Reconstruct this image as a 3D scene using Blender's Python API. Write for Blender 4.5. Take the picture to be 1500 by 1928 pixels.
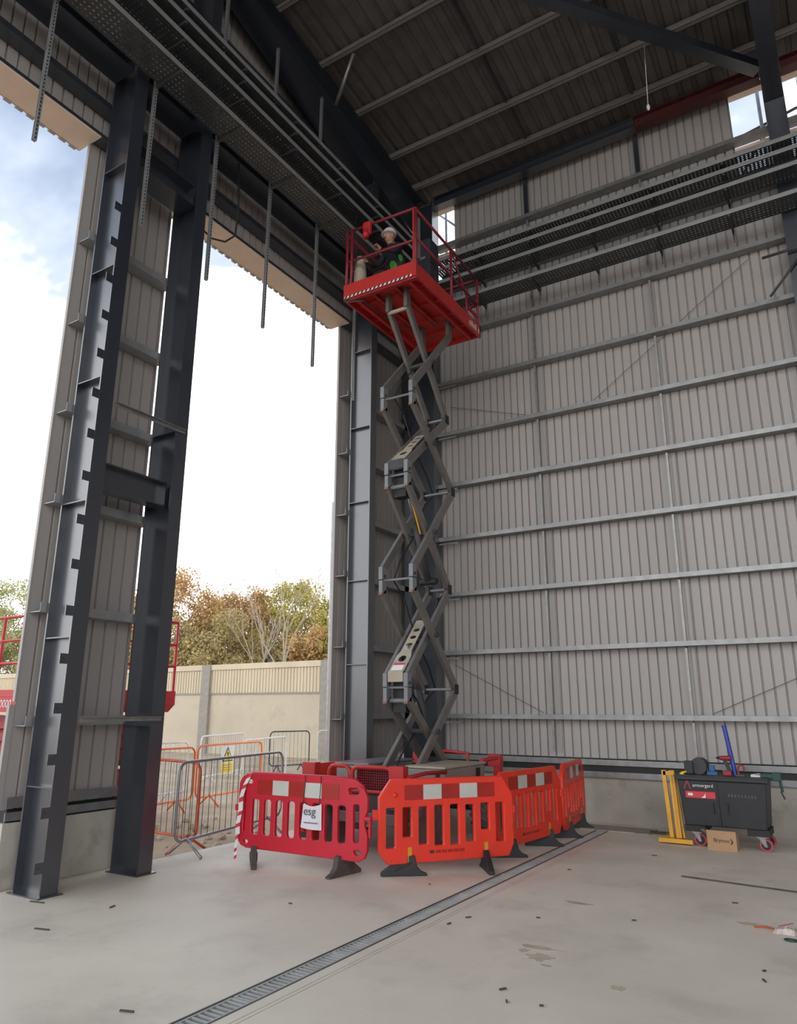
import bpy, bmesh, math, random
from mathutils import Vector, Matrix
random.seed(7)
R_ = math.radians
scene = bpy.context.scene
for o in list(bpy.data.objects): bpy.data.objects.remove(o)
COL = scene.collection

# ------------------------------------------------------------------ camera
YAW, PITCH, ROLL, FPX = 0.55449528, 0.26356054, 0.00216328, 1364.54
fwd = Vector((-math.sin(YAW)*math.cos(PITCH), math.cos(YAW)*math.cos(PITCH), math.sin(PITCH)))
rgt = Vector((math.cos(YAW), math.sin(YAW), 0)); upv = rgt.cross(fwd)
rgt, upv = rgt*math.cos(ROLL)+upv*math.sin(ROLL), upv*math.cos(ROLL)-rgt*math.sin(ROLL)
cam = bpy.data.cameras.new('camera'); cam.sensor_fit = 'AUTO'; cam.sensor_width = 36; cam.lens = FPX/1928*36
cam.clip_end = 500; cam.clip_start = 0.05
camo = bpy.data.objects.new('camera', cam); COL.objects.link(camo)
M = Matrix((rgt, upv, -fwd)).transposed().to_4x4(); M.translation = Vector((0, 0, 1.7)); camo.matrix_world = M
scene.camera = camo

# ------------------------------------------------------------------ view + sky
vs = scene.view_settings
vs.view_transform = 'Standard'; vs.look = 'None'; vs.gamma = 1; vs.use_curve_mapping = False
vs.exposure = 0.40
SKY = 2.05
world = bpy.data.worlds.new('world'); scene.world = world; world.use_nodes = True
wt = world.node_tree; wt.nodes.clear()
def wn(t, **k):
    n = wt.nodes.new(t)
    for a, b in k.items(): setattr(n, a, b)
    return n
wl = wt.links.new
tc = wn('ShaderNodeTexCoord'); sep = wn('ShaderNodeSeparateXYZ'); wl(tc.outputs['Generated'], sep.inputs[0])
zz = wn('ShaderNodeMath', operation='MAXIMUM'); wl(sep.outputs[2], zz.inputs[0]); zz.inputs[1].default_value = 0.06
zb = wn('ShaderNodeMath', operation='ADD'); wl(zz.outputs[0], zb.inputs[0]); zb.inputs[1].default_value = 0.25
dv = wn('ShaderNodeVectorMath', operation='DIVIDE'); wl(tc.outputs['Generated'], dv.inputs[0]); wl(zb.outputs[0], dv.inputs[1])
noi = wn('ShaderNodeTexNoise'); noi.inputs['Scale'].default_value = 1.9; noi.inputs['Detail'].default_value = 5; noi.inputs['Roughness'].default_value = 0.55
mp = wn('ShaderNodeMapping'); mp.inputs['Location'].default_value = (2.1, 0.7, 0.0); mp.inputs['Scale'].default_value = (1.0, 1.5, 1.0); wl(dv.outputs[0], mp.inputs[0]); wl(mp.outputs[0], noi.inputs['Vector'])
# cloud cover thins with elevation: hazy white low down, blue gaps higher up
el = wn('ShaderNodeMapRange'); wl(sep.outputs[2], el.inputs[0]); el.inputs[1].default_value = 0.36; el.inputs[2].default_value = 0.64; el.inputs[3].default_value = 0.30; el.inputs[4].default_value = -0.10
cs = wn('ShaderNodeMath', operation='ADD'); wl(noi.outputs['Fac'], cs.inputs[0]); wl(el.outputs[0], cs.inputs[1])
rp = wn('ShaderNodeValToRGB'); wl(cs.outputs[0], rp.inputs[0])
rp.color_ramp.elements[0].position = 0.42; rp.color_ramp.elements[0].color = (0.18, 0.222, 0.30, 1)
rp.color_ramp.elements[1].position = 0.66; rp.color_ramp.elements[1].color = (0.97, 0.985, 1.0, 1)
e = rp.color_ramp.elements.new(0.54); e.color = (0.30, 0.34, 0.41, 1)
bg = wn('ShaderNodeBackground'); wl(rp.outputs[0], bg.inputs[0]); bg.inputs[1].default_value = SKY
wo = wn('ShaderNodeOutputWorld'); wl(bg.outputs[0], wo.inputs[0])

# ------------------------------------------------------------------ materials
MATS = {}
def mat(name, col, rough=0.6, metal=0.0, var=0.12, scale=6.0, bump=0.0, bscale=60.0, spec=0.5, stain=None, sscale=1.0, spos=(0.55, 0.7), stretch=(1, 1, 1)):
    m = bpy.data.materials.new(name); m.use_nodes = True; t = m.node_tree; b = t.nodes['Principled BSDF']
    b.inputs['Roughness'].default_value = rough; b.inputs['Metallic'].default_value = metal; b.inputs['Specular IOR Level'].default_value = spec
    tcn = t.nodes.new('ShaderNodeTexCoord'); mpn = t.nodes.new('ShaderNodeMapping'); mpn.inputs['Scale'].default_value = stretch
    geo = t.nodes.new('ShaderNodeNewGeometry'); t.links.new(geo.outputs['Position'], mpn.inputs[0])
    n = t.nodes.new('ShaderNodeTexNoise'); n.inputs['Scale'].default_value = scale; n.inputs['Detail'].default_value = 6; t.links.new(mpn.outputs[0], n.inputs['Vector'])
    r = t.nodes.new('ShaderNodeValToRGB'); t.links.new(n.outputs['Fac'], r.inputs[0])
    r.color_ramp.elements[0].position = 0.3; r.color_ramp.elements[1].position = 0.7
    r.color_ramp.elements[0].color = tuple(max(0, c*(1-var)) for c in col)+(1,); r.color_ramp.elements[1].color = tuple(min(1, c*(1+var)) for c in col)+(1,)
    out = r.outputs[0]
    if stain:
        n2 = t.nodes.new('ShaderNodeTexNoise'); n2.inputs['Scale'].default_value = sscale; n2.inputs['Detail'].default_value = 8; n2.inputs['Roughness'].default_value = 0.65; t.links.new(mpn.outputs[0], n2.inputs['Vector'])
        r2 = t.nodes.new('ShaderNodeValToRGB'); r2.color_ramp.elements[0].position = spos[0]; r2.color_ramp.elements[1].position = spos[1]; r2.color_ramp.elements[0].color = (0, 0, 0, 1); r2.color_ramp.elements[1].color = (1, 1, 1, 1); t.links.new(n2.outputs['Fac'], r2.inputs[0])
        mx = t.nodes.new('ShaderNodeMixRGB'); t.links.new(r2.outputs[0], mx.inputs[0]); t.links.new(out, mx.inputs[1]); mx.inputs[2].default_value = tuple(stain)+(1,); out = mx.outputs[0]
    t.links.new(out, b.inputs['Base Color'])
    if bump:
        nb = t.nodes.new('ShaderNodeTexNoise'); nb.inputs['Scale'].default_value = bscale; nb.inputs['Detail'].default_value = 4; t.links.new(mpn.outputs[0], nb.inputs['Vector'])
        bp = t.nodes.new('ShaderNodeBump'); bp.inputs['Strength'].default_value = bump; bp.inputs['Distance'].default_value = 0.02; t.links.new(nb.outputs['Fac'], bp.inputs['Height']); t.links.new(bp.outputs[0], b.inputs['Normal'])
    MATS[name] = m; return m
mat('floor', (0.74, 0.66, 0.545), 0.6, var=0.11, scale=0.9, bump=0.06, bscale=25, stain=(0.57, 0.505, 0.415), sscale=1.1, spos=(0.52, 0.72))
mat('stain', (0.50, 0.43, 0.33), 0.8, var=0.2)
mat('concrete', (0.37, 0.34, 0.295), 0.8, var=0.12, scale=2.5, bump=0.15, bscale=30, stain=(0.24, 0.215, 0.18), sscale=1.6)
mat('blockwork', (0.47, 0.44, 0.385), 0.8, var=0.12, scale=2.5, bump=0.15, bscale=30, stain=(0.33, 0.30, 0.25), sscale=1.6)
mat('ground', (0.50, 0.39, 0.265), 0.95, var=0.22, scale=1.2, bump=0.7, bscale=6, stain=(0.40, 0.31, 0.21), sscale=0.9, spos=(0.5, 0.7))
mat('cladding', (0.37, 0.342, 0.325), 0.45, var=0.05, scale=1.5, stretch=(1, 1, 0.1))
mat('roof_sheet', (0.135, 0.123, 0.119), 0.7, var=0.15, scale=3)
mat('paint', (0.019, 0.024, 0.036), 0.30, var=0.10, scale=3, spec=1.0, stain=(0.032, 0.036, 0.045), sscale=2.2, spos=(0.62, 0.8))
_b = MATS['paint'].node_tree.nodes['Principled BSDF']; _b.inputs['Coat Weight'].default_value = 1.0; _b.inputs['Coat Roughness'].default_value = 0.28
mat('galv', (0.27, 0.27, 0.27), 0.36, metal=0.5, var=0.15, scale=9)
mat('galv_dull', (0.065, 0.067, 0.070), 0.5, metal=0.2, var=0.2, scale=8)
mat('purlin', (0.27, 0.257, 0.243), 0.55, metal=0.2, var=0.12, scale=5)
mat('soffit', (0.74, 0.585, 0.475), 0.6, var=0.06, scale=3)
mat('maroon', (0.085, 0.017, 0.017), 0.55, var=0.2)
mat('lift_red', (0.46, 0.028, 0.026), 0.42, var=0.10, scale=4)
mat('rail_red_shaded', (0.22, 0.018, 0.028), 0.5, var=0.12, scale=4)  # lift red with the shade on the guard rails painted into the colour
mat('lift_red_dark', (0.33, 0.018, 0.020), 0.5, var=0.15, scale=4)
mat('lift_red2', (0.50, 0.010, 0.025), 0.42, var=0.10, scale=4)
mat('arm_grey', (0.125, 0.115, 0.107), 0.36, metal=0.1, spec=0.9, var=0.15, scale=7)
mat('arm_end', (0.20, 0.207, 0.22), 0.4, metal=0.2, var=0.1)
mat('plate_tan', (0.37, 0.32, 0.245), 0.55, var=0.1)
mat('pin_orange', (0.24, 0.11, 0.065), 0.6)
mat('cover_grey', (0.235, 0.225, 0.21), 0.5, var=0.1, scale=4)
mat('dark_metal', (0.05, 0.05, 0.053), 0.6, metal=0.1, var=0.2)
mat('black', (0.010, 0.010, 0.012), 0.55, var=0.2)
mat('galv_floor', (0.42, 0.42, 0.40), 0.6, metal=0.3, var=0.15)
mat('galv_tray', (0.36, 0.365, 0.37), 0.42, metal=0.5, var=0.1)
mat('rubber', (0.16, 0.145, 0.13), 0.85, var=0.25, bump=0.2)
mat('foot_plastic', (0.022, 0.022, 0.025), 0.6, var=0.25)
mat('foot_brown', (0.082, 0.067, 0.058), 0.8, var=0.25)
mat('barrier_red', (0.52, 0.012, 0.030), 0.38, var=0.07, scale=3)
mat('barrier_orange', (0.78, 0.040, 0.020), 0.40, var=0.07, scale=3)
mat('reflect_red', (0.36, 0.022, 0.018), 0.3, var=0.1)
mat('reflect_white', (0.52, 0.53, 0.48), 0.35, var=0.06)
mat('tab_yellow', (0.62, 0.27, 0.02), 0.5)
mat('paper', (0.66, 0.64, 0.68), 0.8, var=0.03)
mat('ink', (0.11, 0.105, 0.12), 0.8)
mat('white', (0.72, 0.72, 0.70), 0.5, var=0.05)
mat('yellow', (0.70, 0.36, 0.03), 0.45, var=0.1)
mat('sign_yellow', (0.85, 0.60, 0.02), 0.5, var=0.05)
mat('chest', (0.015, 0.016, 0.019), 0.45, var=0.2)
mat('label_red', (0.58, 0.035, 0.045), 0.5, var=0.05)
mat('card', (0.44, 0.265, 0.15), 0.85, var=0.08)
mat('card_ink', (0.05, 0.035, 0.028), 0.8)
mat('blue', (0.015, 0.035, 0.30), 0.4)
mat('blue_tool', (0.02, 0.10, 0.26), 0.45)
mat('green_tool', (0.012, 0.055, 0.05), 0.5)
mat('red_tool', (0.30, 0.02, 0.025), 0.45)
mat('caster_red', (0.42, 0.045, 0.065), 0.5)
mat('fence_steel', (0.33, 0.33, 0.34), 0.4, metal=0.6, var=0.15)
mat('fence_dark', (0.075, 0.07, 0.07), 0.5, metal=0.3)
mat('fence_rust', (0.50, 0.085, 0.035), 0.5, var=0.25)
mat('fence_orange', (0.85, 0.19, 0.045), 0.5, var=0.1)
mat('fence_white', (0.68, 0.66, 0.62), 0.5)
mat('wall_panel', (0.68, 0.58, 0.42), 0.85, var=0.08, scale=1.2, stain=(0.46, 0.39, 0.28), sscale=3.0, spos=(0.6, 0.8), stretch=(1, 1, 0.2))
mat('wall_conc', (0.60, 0.52, 0.395), 0.85, var=0.08, scale=0.8, stain=(0.45, 0.385, 0.29), sscale=0.8, spos=(0.55, 0.75))
mat('wall_post', (0.35, 0.32, 0.28), 0.85, var=0.1)
mat('leaf_orange', (0.56, 0.36, 0.15), 0.8, var=0.35, scale=1.6)
mat('leaf_olive', (0.46, 0.36, 0.155), 0.8, var=0.35, scale=1.6)
mat('leaf_green', (0.47, 0.40, 0.10), 0.8, var=0.4, scale=1.6)
mat('leaf_pale', (0.47, 0.47, 0.22), 0.8, var=0.3, scale=1.6)
mat('bark', (0.30, 0.235, 0.175), 0.9, var=0.25)
mat('bark_pale', (0.46, 0.39, 0.31), 0.9, var=0.2)
mat('skin', (0.50, 0.25, 0.17), 0.6)
mat('helmet', (0.68, 0.64, 0.63), 0.4, var=0.03)
mat('hivis', (0.08, 0.45, 0.06), 0.7)
mat('clothes', (0.022, 0.024, 0.034), 0.85, var=0.2)
mat('cable', (0.02, 0.02, 0.02), 0.6)
mat('wood', (0.42, 0.30, 0.19), 0.8, var=0.15)
mat('debris', (0.075, 0.065, 0.055), 0.9, var=0.3)
mat('wrapper', (0.55, 0.45, 0.40), 0.5, var=0.3, scale=30)
mat('powerline', (0.30, 0.30, 0.32), 0.8)

# ------------------------------------------------------------------ mesh helpers
class MB:
    def __init__(s): s.v = []; s.f = []
    def _add(s, vs, fs):
        n = len(s.v); s.v += [Vector(p) for p in vs]; s.f += [tuple(i+n for i in f) for f in fs]; return s
    def box(s, x0, x1, y0, y1, z0, z1):
        vs = [(x, y, z) for z in (z0, z1) for y in (y0, y1) for x in (x0, x1)]
        return s._add(vs, [(0, 2, 3, 1), (4, 5, 7, 6), (0, 1, 5, 4), (2, 6, 7, 3), (0, 4, 6, 2), (1, 3, 7, 5)])
    def quad(s, a, b, c, d): return s._add([a, b, c, d], [(0, 1, 2, 3)])
    def bar(s, p, q, w, h, up=(0, 0, 1)):
        p, q = Vector(p), Vector(q); d = (q-p).normalized(); u = Vector(up)
        if abs(d.dot(u)) > 0.98: u = Vector((0, 1, 0)) if abs(d.y) < 0.9 else Vector((1, 0, 0))
        a = d.cross(u).normalized()*(w/2); b = a.cross(d).normalized()*(h/2)
        vs = [c+i*a+j*b for c in (p, q) for j in (-1, 1) for i in (-1, 1)]
        return s._add(vs, [(0, 1, 3, 2), (4, 6, 7, 5), (0, 4, 5, 1), (2, 3, 7, 6), (0, 2, 6, 4), (1, 5, 7, 3)])
    def tube(s, pts, r, n=8, closed=False, caps=True):
        pts = [Vector(p) for p in pts]; N = len(pts); rs = r if isinstance(r, (list, tuple)) else [r]*N
        tang = []
        for i in range(N):
            a = pts[i-1] if (i > 0 or closed) else pts[i]; b = pts[(i+1) % N] if (i < N-1 or closed) else pts[i]
            tang.append((b-a).normalized())
        u = Vector((0, 0, 1)) if abs(tang[0].z) < 0.9 else Vector((1, 0, 0))
        u = (u-tang[0]*u.dot(tang[0])).normalized(); base = len(s.v)
        for i in range(N):
            u = (u-tang[i]*u.dot(tang[i])); u = u.normalized() if u.length > 1e-6 else Vector((1, 0, 0)); w = tang[i].cross(u)
            for k in range(n):
                a = 2*math.pi*k/n; s.v.append(pts[i]+(u*math.cos(a)+w*math.sin(a))*rs[i])
        for i in range(N if closed else N-1):
            for k in range(n):
                a = base+i*n+k; b = base+i*n+(k+1) % n; c = base+((i+1) % N)*n+(k+1) % n; d = base+((i+1) % N)*n+k
                s.f.append((a, b, c, d))
        if caps and not closed:
            s.f.append(tuple(base+k for k in reversed(range(n)))); s.f.append(tuple(base+(N-1)*n+k for k in range(n)))
        return s
    def lathe(s, prof, o, axis, n=20):   # prof: (radius, height along axis)
        o = Vector(o); ax = Vector(axis).normalized(); u = Vector((0, 0, 1)) if abs(ax.z) < 0.9 else Vector((1, 0, 0))
        u = (u-ax*u.dot(ax)).normalized(); w = ax.cross(u); base = len(s.v); N = len(prof)
        for r, h in prof:
            for k in range(n):
                a = 2*math.pi*k/n; s.v.append(o+ax*h+(u*math.cos(a)+w*math.sin(a))*r)
        for i in range(N-1):
            for k in range(n): s.f.append((base+i*n+k, base+i*n+(k+1) % n, base+(i+1)*n+(k+1) % n, base+(i+1)*n+k))
        s.f.append(tuple(base+k for k in reversed(range(n)))); s.f.append(tuple(base+(N-1)*n+k for k in range(n)))
        return s
    def prism(s, poly, a, b):            # poly: 3-D points, swept from +a to +b vectors
        a, b = Vector(a), Vector(b); n = len(poly); P = [Vector(p) for p in poly]
        return s._add([p+a for p in P]+[p+b for p in P], [tuple(reversed(range(n))), tuple(range(n, 2*n))]+[(i, (i+1) % n, n+(i+1) % n, n+i) for i in range(n)])
    def blob(s, c, r, n=10, m=7):
        c = Vector(c); r = r if isinstance(r, (tuple, list)) else (r, r, r)
        prof = [(max(1e-3, math.sin(math.pi*i/m)), -math.cos(math.pi*i/m)) for i in range(m+1)]; base = len(s.v)
        for rr, h in prof:
            for k in range(n):
                a = 2*math.pi*k/n; s.v.append(c+Vector((rr*math.cos(a)*r[0], rr*math.sin(a)*r[1], h*r[2])))
        for i in range(m):
            for k in range(n): s.f.append((base+i*n+k, base+i*n+(k+1) % n, base+(i+1)*n+(k+1) % n, base+(i+1)*n+k))
        return s
    def build(s, name, m, parent=None, smooth=False, bevel=0):
        off = wloc(parent); me = bpy.data.meshes.new(name); me.from_pydata([p-off for p in s.v], [], s.f); me.update()
        return finish(name, me, m, parent, smooth, bevel)
def wloc(p):
    v = Vector((0, 0, 0))
    while p is not None: v = v+p.location; p = p.parent
    return v
def finish(name, me, m, parent=None, smooth=False, bevel=0):
    bm = bmesh.new(); bm.from_mesh(me); bmesh.ops.recalc_face_normals(bm, faces=bm.faces); bm.to_mesh(me); bm.free()
    me.materials.append(MATS[m])
    if smooth:
        for p in me.polygons: p.use_smooth = True
    o = bpy.data.objects.new(name, me); COL.objects.link(o)
    if parent is not None: o.parent = parent
    if bevel:
        md = o.modifiers.new('bevel', 'BEVEL'); md.width = bevel; md.segments = 2; md.limit_method = 'ANGLE'
    return o
def tag(o, label=None, cat=None, group=None, kind=None):
    if label: o['label'] = label
    if cat: o['category'] = cat
    if group: o['group'] = group
    if kind: o['kind'] = kind
    return o
def thing(name, loc, label, cat, group=None, rz=0):
    o = bpy.data.objects.new(name, None); o.location = loc; o.rotation_euler = (0, 0, rz); o.empty_display_size = 0.1; COL.objects.link(o)
    return tag(o, label, cat, group)
def struct(name, loc=(0, 0, 0)):
    o = bpy.data.objects.new(name, None); o.location = loc; o.empty_display_size = 0.1; COL.objects.link(o); o['kind'] = 'structure'; return o
def dup(o, parent=None):
    c = o.copy(); COL.objects.link(c); c.parent = parent
    for ch in list(o.children): dup(ch, c)
    return c
def rrect(x0, x1, y0, y1, r, n=4):
    pts = []
    for cx, cy, a0 in ((x1-r, y1-r, 0), (x0+r, y1-r, 90), (x0+r, y0+r, 180), (x1-r, y0+r, 270)):
        for k in range(n+1):
            a = R_(a0+90*k/n); pts.append((cx+r*math.cos(a), cy+r*math.sin(a)))
    return pts
def circ(cx, cy, rx, ry=None, n=14):
    ry = ry or rx; return [(cx+rx*math.cos(2*math.pi*k/n), cy+ry*math.sin(2*math.pi*k/n)) for k in range(n)]
def eval_mesh(ob):
    COL.objects.link(ob); dg = bpy.context.evaluated_depsgraph_get(); dg.update()
    me = bpy.data.meshes.new_from_object(ob.evaluated_get(dg)); bpy.data.objects.remove(ob); return me
def plate_mesh(outer, holes, thick, bevel=0.0):
    cu = bpy.data.curves.new('plate', 'CURVE'); cu.dimensions = '2D'; cu.fill_mode = 'BOTH'; cu.extrude = thick/2; cu.bevel_depth = bevel; cu.bevel_resolution = 1
    for ring in [outer]+holes:
        sp = cu.splines.new('POLY'); sp.points.add(len(ring)-1); sp.use_cyclic_u = True
        for p, q in zip(sp.points, ring): p.co = (q[0], q[1], 0, 1)
    return eval_mesh(bpy.data.objects.new('plate', cu))
def place(me, Mx, off=Vector((0, 0, 0))):
    me.transform(Matrix.Translation(-off) @ Mx); return me
def frame_m(o, ex, ey, ez=None):
    ex, ey = Vector(ex).normalized(), Vector(ey).normalized(); ez = Vector(ez).normalized() if ez else ex.cross(ey)
    m = Matrix((ex, ey, ez)).transposed().to_4x4(); m.translation = Vector(o); return m
def plate(name, outer, holes, thick, Mx, m, parent=None, bevel=0.0):
    return finish(name, place(plate_mesh(outer, holes, thick, bevel), Mx, wloc(parent)), m, parent)
def text(name, body, size, Mx, m, parent, shear=0.0, depth=0.001, sx=1.0, align='LEFT'):
    cu = bpy.data.curves.new('txt', 'FONT'); cu.body = body; cu.size = size; cu.extrude = depth; cu.shear = shear; cu.align_x = align; cu.resolution_u = 3
    me = eval_mesh(bpy.data.objects.new('txt', cu)); me.transform(Matrix.Scale(sx, 4, (1, 0, 0)))
    return finish(name, place(me, Mx, wloc(parent)), m, parent)
# ================================================================== SETTING
# ------------------------------------------------------------------ ground, floor, drain
g = MB()
gx = [-90, -60, -40, -30, -24, -20, -17, -14.5, -12.5, -11, -9.5, -8.5, -7.6, -7.2]; gy = [-60, -30, -12, -4, 0, 2, 4, 6, 7, 8, 9, 10, 11, 12, 13.5, 15, 17, 19.5, 22, 27, 35, 50, 80]
rg = random.Random(3)
def gz(x, y): return -0.10 if x > -7.5 else -0.10+rg.uniform(-0.05, 0.05)*min(1, (-7.2-x)/3)
vid = {}
for j, y in enumerate(gy):
    for i, x in enumerate(gx): vid[i, j] = len(g.v); g.v.append(Vector((x, y, gz(x, y))))
for j in range(len(gy)-1):
    for i in range(len(gx)-1): g.f.append((vid[i, j], vid[i+1, j], vid[i+1, j+1], vid[i, j+1]))
g.quad((-7.2, -60, -0.1), (60, -60, -0.1), (60, -4, -0.1), (-7.2, -4, -0.1)); g.quad((-7.2, 12.3, -0.1), (60, 12.3, -0.1), (60, 80, -0.1), (-7.2, 80, -0.1))
g.quad((16, -4, -0.1), (60, -4, -0.1), (60, 12.3, -0.1), (16, 12.3, -0.1))
tag(g.build('floor_yard', 'ground'), 'bare sandy ground of the yard outside the openings', None, None, 'structure')
floor = struct('floor')
DX0, DX1 = -3.515, -3.325
fb = MB(); fb.box(-7.2, DX0, -4, 12.2, -0.3, 0); fb.box(DX1, 16, -4, 12.2, -0.3, 0); fb.box(DX0, DX1, -4, 12.2, -0.3, -0.13); fb.box(DX0, DX1, -4, -1, -0.13, 0); fb.box(DX0, DX1, 11.45, 12.2, -0.13, 0)
fb.build('slab', 'floor', floor)
# shallow saw cuts beside the drain and stains with their own shape
for sx in (-3.20, -3.235): MB().box(sx-0.003, sx+0.003, -1, 9.5, 0, 0.0008).build('joint_line', 'stain', floor)
def patch(cx, cy, rx, ry, seed, rot=0.0):
    r = random.Random(seed); n = 22; pts = []
    for k in range(n):
        a = 2*math.pi*k/n; q = 0.55+0.45*r.random(); x, y = rx*q*math.cos(a), ry*q*math.sin(a)
        pts.append((cx+x*math.cos(rot)-y*math.sin(rot), cy+x*math.sin(rot)+y*math.cos(rot), 0))
    return MB().prism(pts, (0, 0, 0), (0, 0, 0.0015)).build('stain_patch', 'stain', floor)
for a in ((-2.18, 5.42, .13, .10, 1), (-2.26, 5.62, .20, .05, 2), (-2.08, 5.28, .06, .03, 3), (-2.42, 7.0, .22, .05, 4), (-1.55, 5.12, .06, .06, 5), (-1.0, 7.1, .16, .07, 6), (-2.33, 5.5, .05, .06, 14)): patch(*a)
# manhole slab by the wall
MB().box(-3.75, -2.75, 11.08, 11.55, 0, 0.012).build('access_cover', 'concrete', floor)
dch = thing('drain_channel', (-3.42, 5, 0), 'long dark steel drain channel sunk across the concrete floor', 'drain')
d = MB(); d.box(DX0, DX0+0.014, -1, 11.45, -0.12, 0.002); d.box(DX1-0.014, DX1, -1, 11.45, -0.12, 0.002); d.box(DX0, DX1, -1, 11.45, -0.128, -0.118); d.build('channel', 'dark_metal', dch)
yg = 1.75
k = 0; grate0 = None
while yg < 11.4:
    L = 0.985
    if grate0 is None:
        gr = thing('drain_grate', (-3.42, yg, 0), '', 'grate', 'galvanised grates in the floor drain')
        b = MB(); b.box(-3.499, -3.483, yg, yg+L, -0.03, -0.001); b.box(-3.357, -3.341, yg, yg+L, -0.03, -0.001); b.box(-3.483, -3.357, yg, yg+0.012, -0.03, -0.001); b.box(-3.483, -3.357, yg+L-0.012, yg+L, -0.03, -0.001); b.build('frame', 'galv_floor', gr)
        sl = None
        for i in range(1, 21):
            y = yg+L*i/21
            if sl is None: sl = MB().box(-3.483, -3.357, y-0.006, y+0.006, -0.028, -0.002).build('slat', 'galv_floor', gr); y_first = y
            else:
                c = sl.copy(); COL.objects.link(c); c.location.y = y-y_first
        grate0 = gr
    else:
        gr = dup(grate0); gr.location = (-3.42, yg, 0)
    k += 1; gr['_i'] = k; yg += 1.0
ords = ['nearest the camera', 'second', 'third', 'fourth', 'fifth', 'sixth', 'seventh', 'eighth', 'ninth', 'tenth']
for o in [o for o in COL.objects if o.name.startswith('drain_grate')]:
    i = o['_i']-1; del o['_i']
    o['label'] = 'slotted galvanised drain grate %s in the floor channel' % (ords[i] if i == 0 else ords[i]+' from the camera')
for o in [o for o in COL.objects if o.name.startswith('drain_grate')]: pass

# ------------------------------------------------------------------ wall_back
def sheet(parent, axis, pos, u0, u1, z0, z1, out, name='cladding_sheet', m='cladding', pitch=1/7, gw=0.03, dep=0.034, slope=None):
    n = max(1, round((u1-u0)/pitch)); p = (u1-u0)/n; prof = [(u0, 0)]
    for k in range(n):
        a = u0+(k+1)*p; prof += [(a-gw, 0), (a-gw*0.72, dep), (a-gw*0.28, dep), (a, 0)]
    b = MB()
    for u, dd in prof:
        q = pos+out*dd
        for z in (z0, z1):
            zz_ = z if slope is None or z == z0 else z+slope*(u-u0)
            b.v.append(Vector((u, q, zz_)) if axis == 'x' else Vector((q, u, zz_)))
    for i in range(len(prof)-1): b.f.append((2*i, 2*i+2, 2*i+3, 2*i+1))
    return b.build(name, m, parent)
YB = 12.03           # inner face of the back cladding
wb = struct('wall_back', (0, 12, 0))
MB().box(-7.55, 16, 11.86, 12.2, 0, 0.80).build('concrete_upstand', 'concrete', wb)
bounds = [(-7.3, -6.62, 12.55), (-6.62, -6.05, 10.33), (-6.05, -5.05, 12.55), (-5.05, -4.37, 12.55), (-4.37, -3.37, 12.55), (-3.37, -2.18, 12.55), (-2.18, -1.18, 12.55), (-1.18, -0.58, 12.55), (-0.58, 0.0, 10.33), (0.0, 0.8, 10.33), (0.8, 1.8, 12.55), (1.8, 3.8, 12.55), (3.8, 6.8, 12.55), (6.8, 9.8, 12.55), (9.8, 12.8, 12.55), (12.8, 16, 12.55)]
for u0, u1, z1 in bounds: sheet(wb, 'x', YB, u0, u1, 0.92, z1, 1)
RZ = [1.53, 2.63, 3.69, 4.75, 5.80, 6.86, 7.94, 9.02, 10.08, 11.12]
for z in RZ:      # Z-shaped sheeting rails
    b = MB(); b.box(-6.42, 16, 11.835, 11.840, z-0.01, z+0.065); b.box(-6.42, 16, 11.840, YB-0.002, z+0.057, z+0.065); b.box(-6.42, 16, 11.840, YB-0.002, z-0.01, z-0.002)
    b.build('sheeting_rail', 'galv', wb)
    st = MB().box(-6.4, -6.0, 11.80, 11.828, z-0.09, z-0.06).build('rail_stub', 'galv', wb)
b = MB(); b.box(-6.42, 16, 11.80, 11.86, 0.84, 0.935); b.box(-6.42, 16, 11.80, YB, 0.925, 0.935); b.build('base_rail', 'galv', wb)
MB().box(-6.42, 16, 11.80, 11.86, 0.66, 0.745).build('base_rail', 'galv', wb)
MB().box(-6.42, 16, 11.845, 11.858, 0.745, 0.84).build('gap_shade_strip', 'black', wb)  # black strip paints in the shade of the gap between the base rails
for x in (-4.37, -2.18):
    zs = [0.94]+RZ+[12.1]
    for z0, z1 in zip(zs[:-1], zs[1:]):
        w = 0.022 if z0 < 10.5 else 0.055
        MB().box(x-w, x+w*0.6, 11.90, 11.925, z0+0.07, z1-0.04).build('sag_bar', 'galv' if z0 < 10.5 else 'paint', wb)
        if z0 < 10.5: MB().box(x+0.05, x+0.10, 12.008, 12.03, z0+0.07, z1-0.04).build('sheet_lap', 'cladding', wb)
for a, c in (((-6.2, 2.45), (-4.55, 1.62)), ((-6.2, 7.5), (-4.5, 6.95)), ((-3.4, 6.95), (-0.6, 8.9)), ((-1.9, 1.62), (0.4, 2.6)), ):
    MB().tube([(a[0], 11.975, a[1]), (c[0], 11.975, c[1])], 0.0045, 5).build('diagonal_tie', 'galv_dull', wb)
for x0, x1 in ((-6.62, -6.05), (-0.58, 0.8)):   # reveals of the unfinished openings under the eaves
    for z in (12.16, 11.0, 10.33): MB().box(x0, x1, YB-0.06, YB+0.10, z, z+0.10 if z > 11.5 else z+0.05).build('reveal_flashing', 'soffit', wb)

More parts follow.
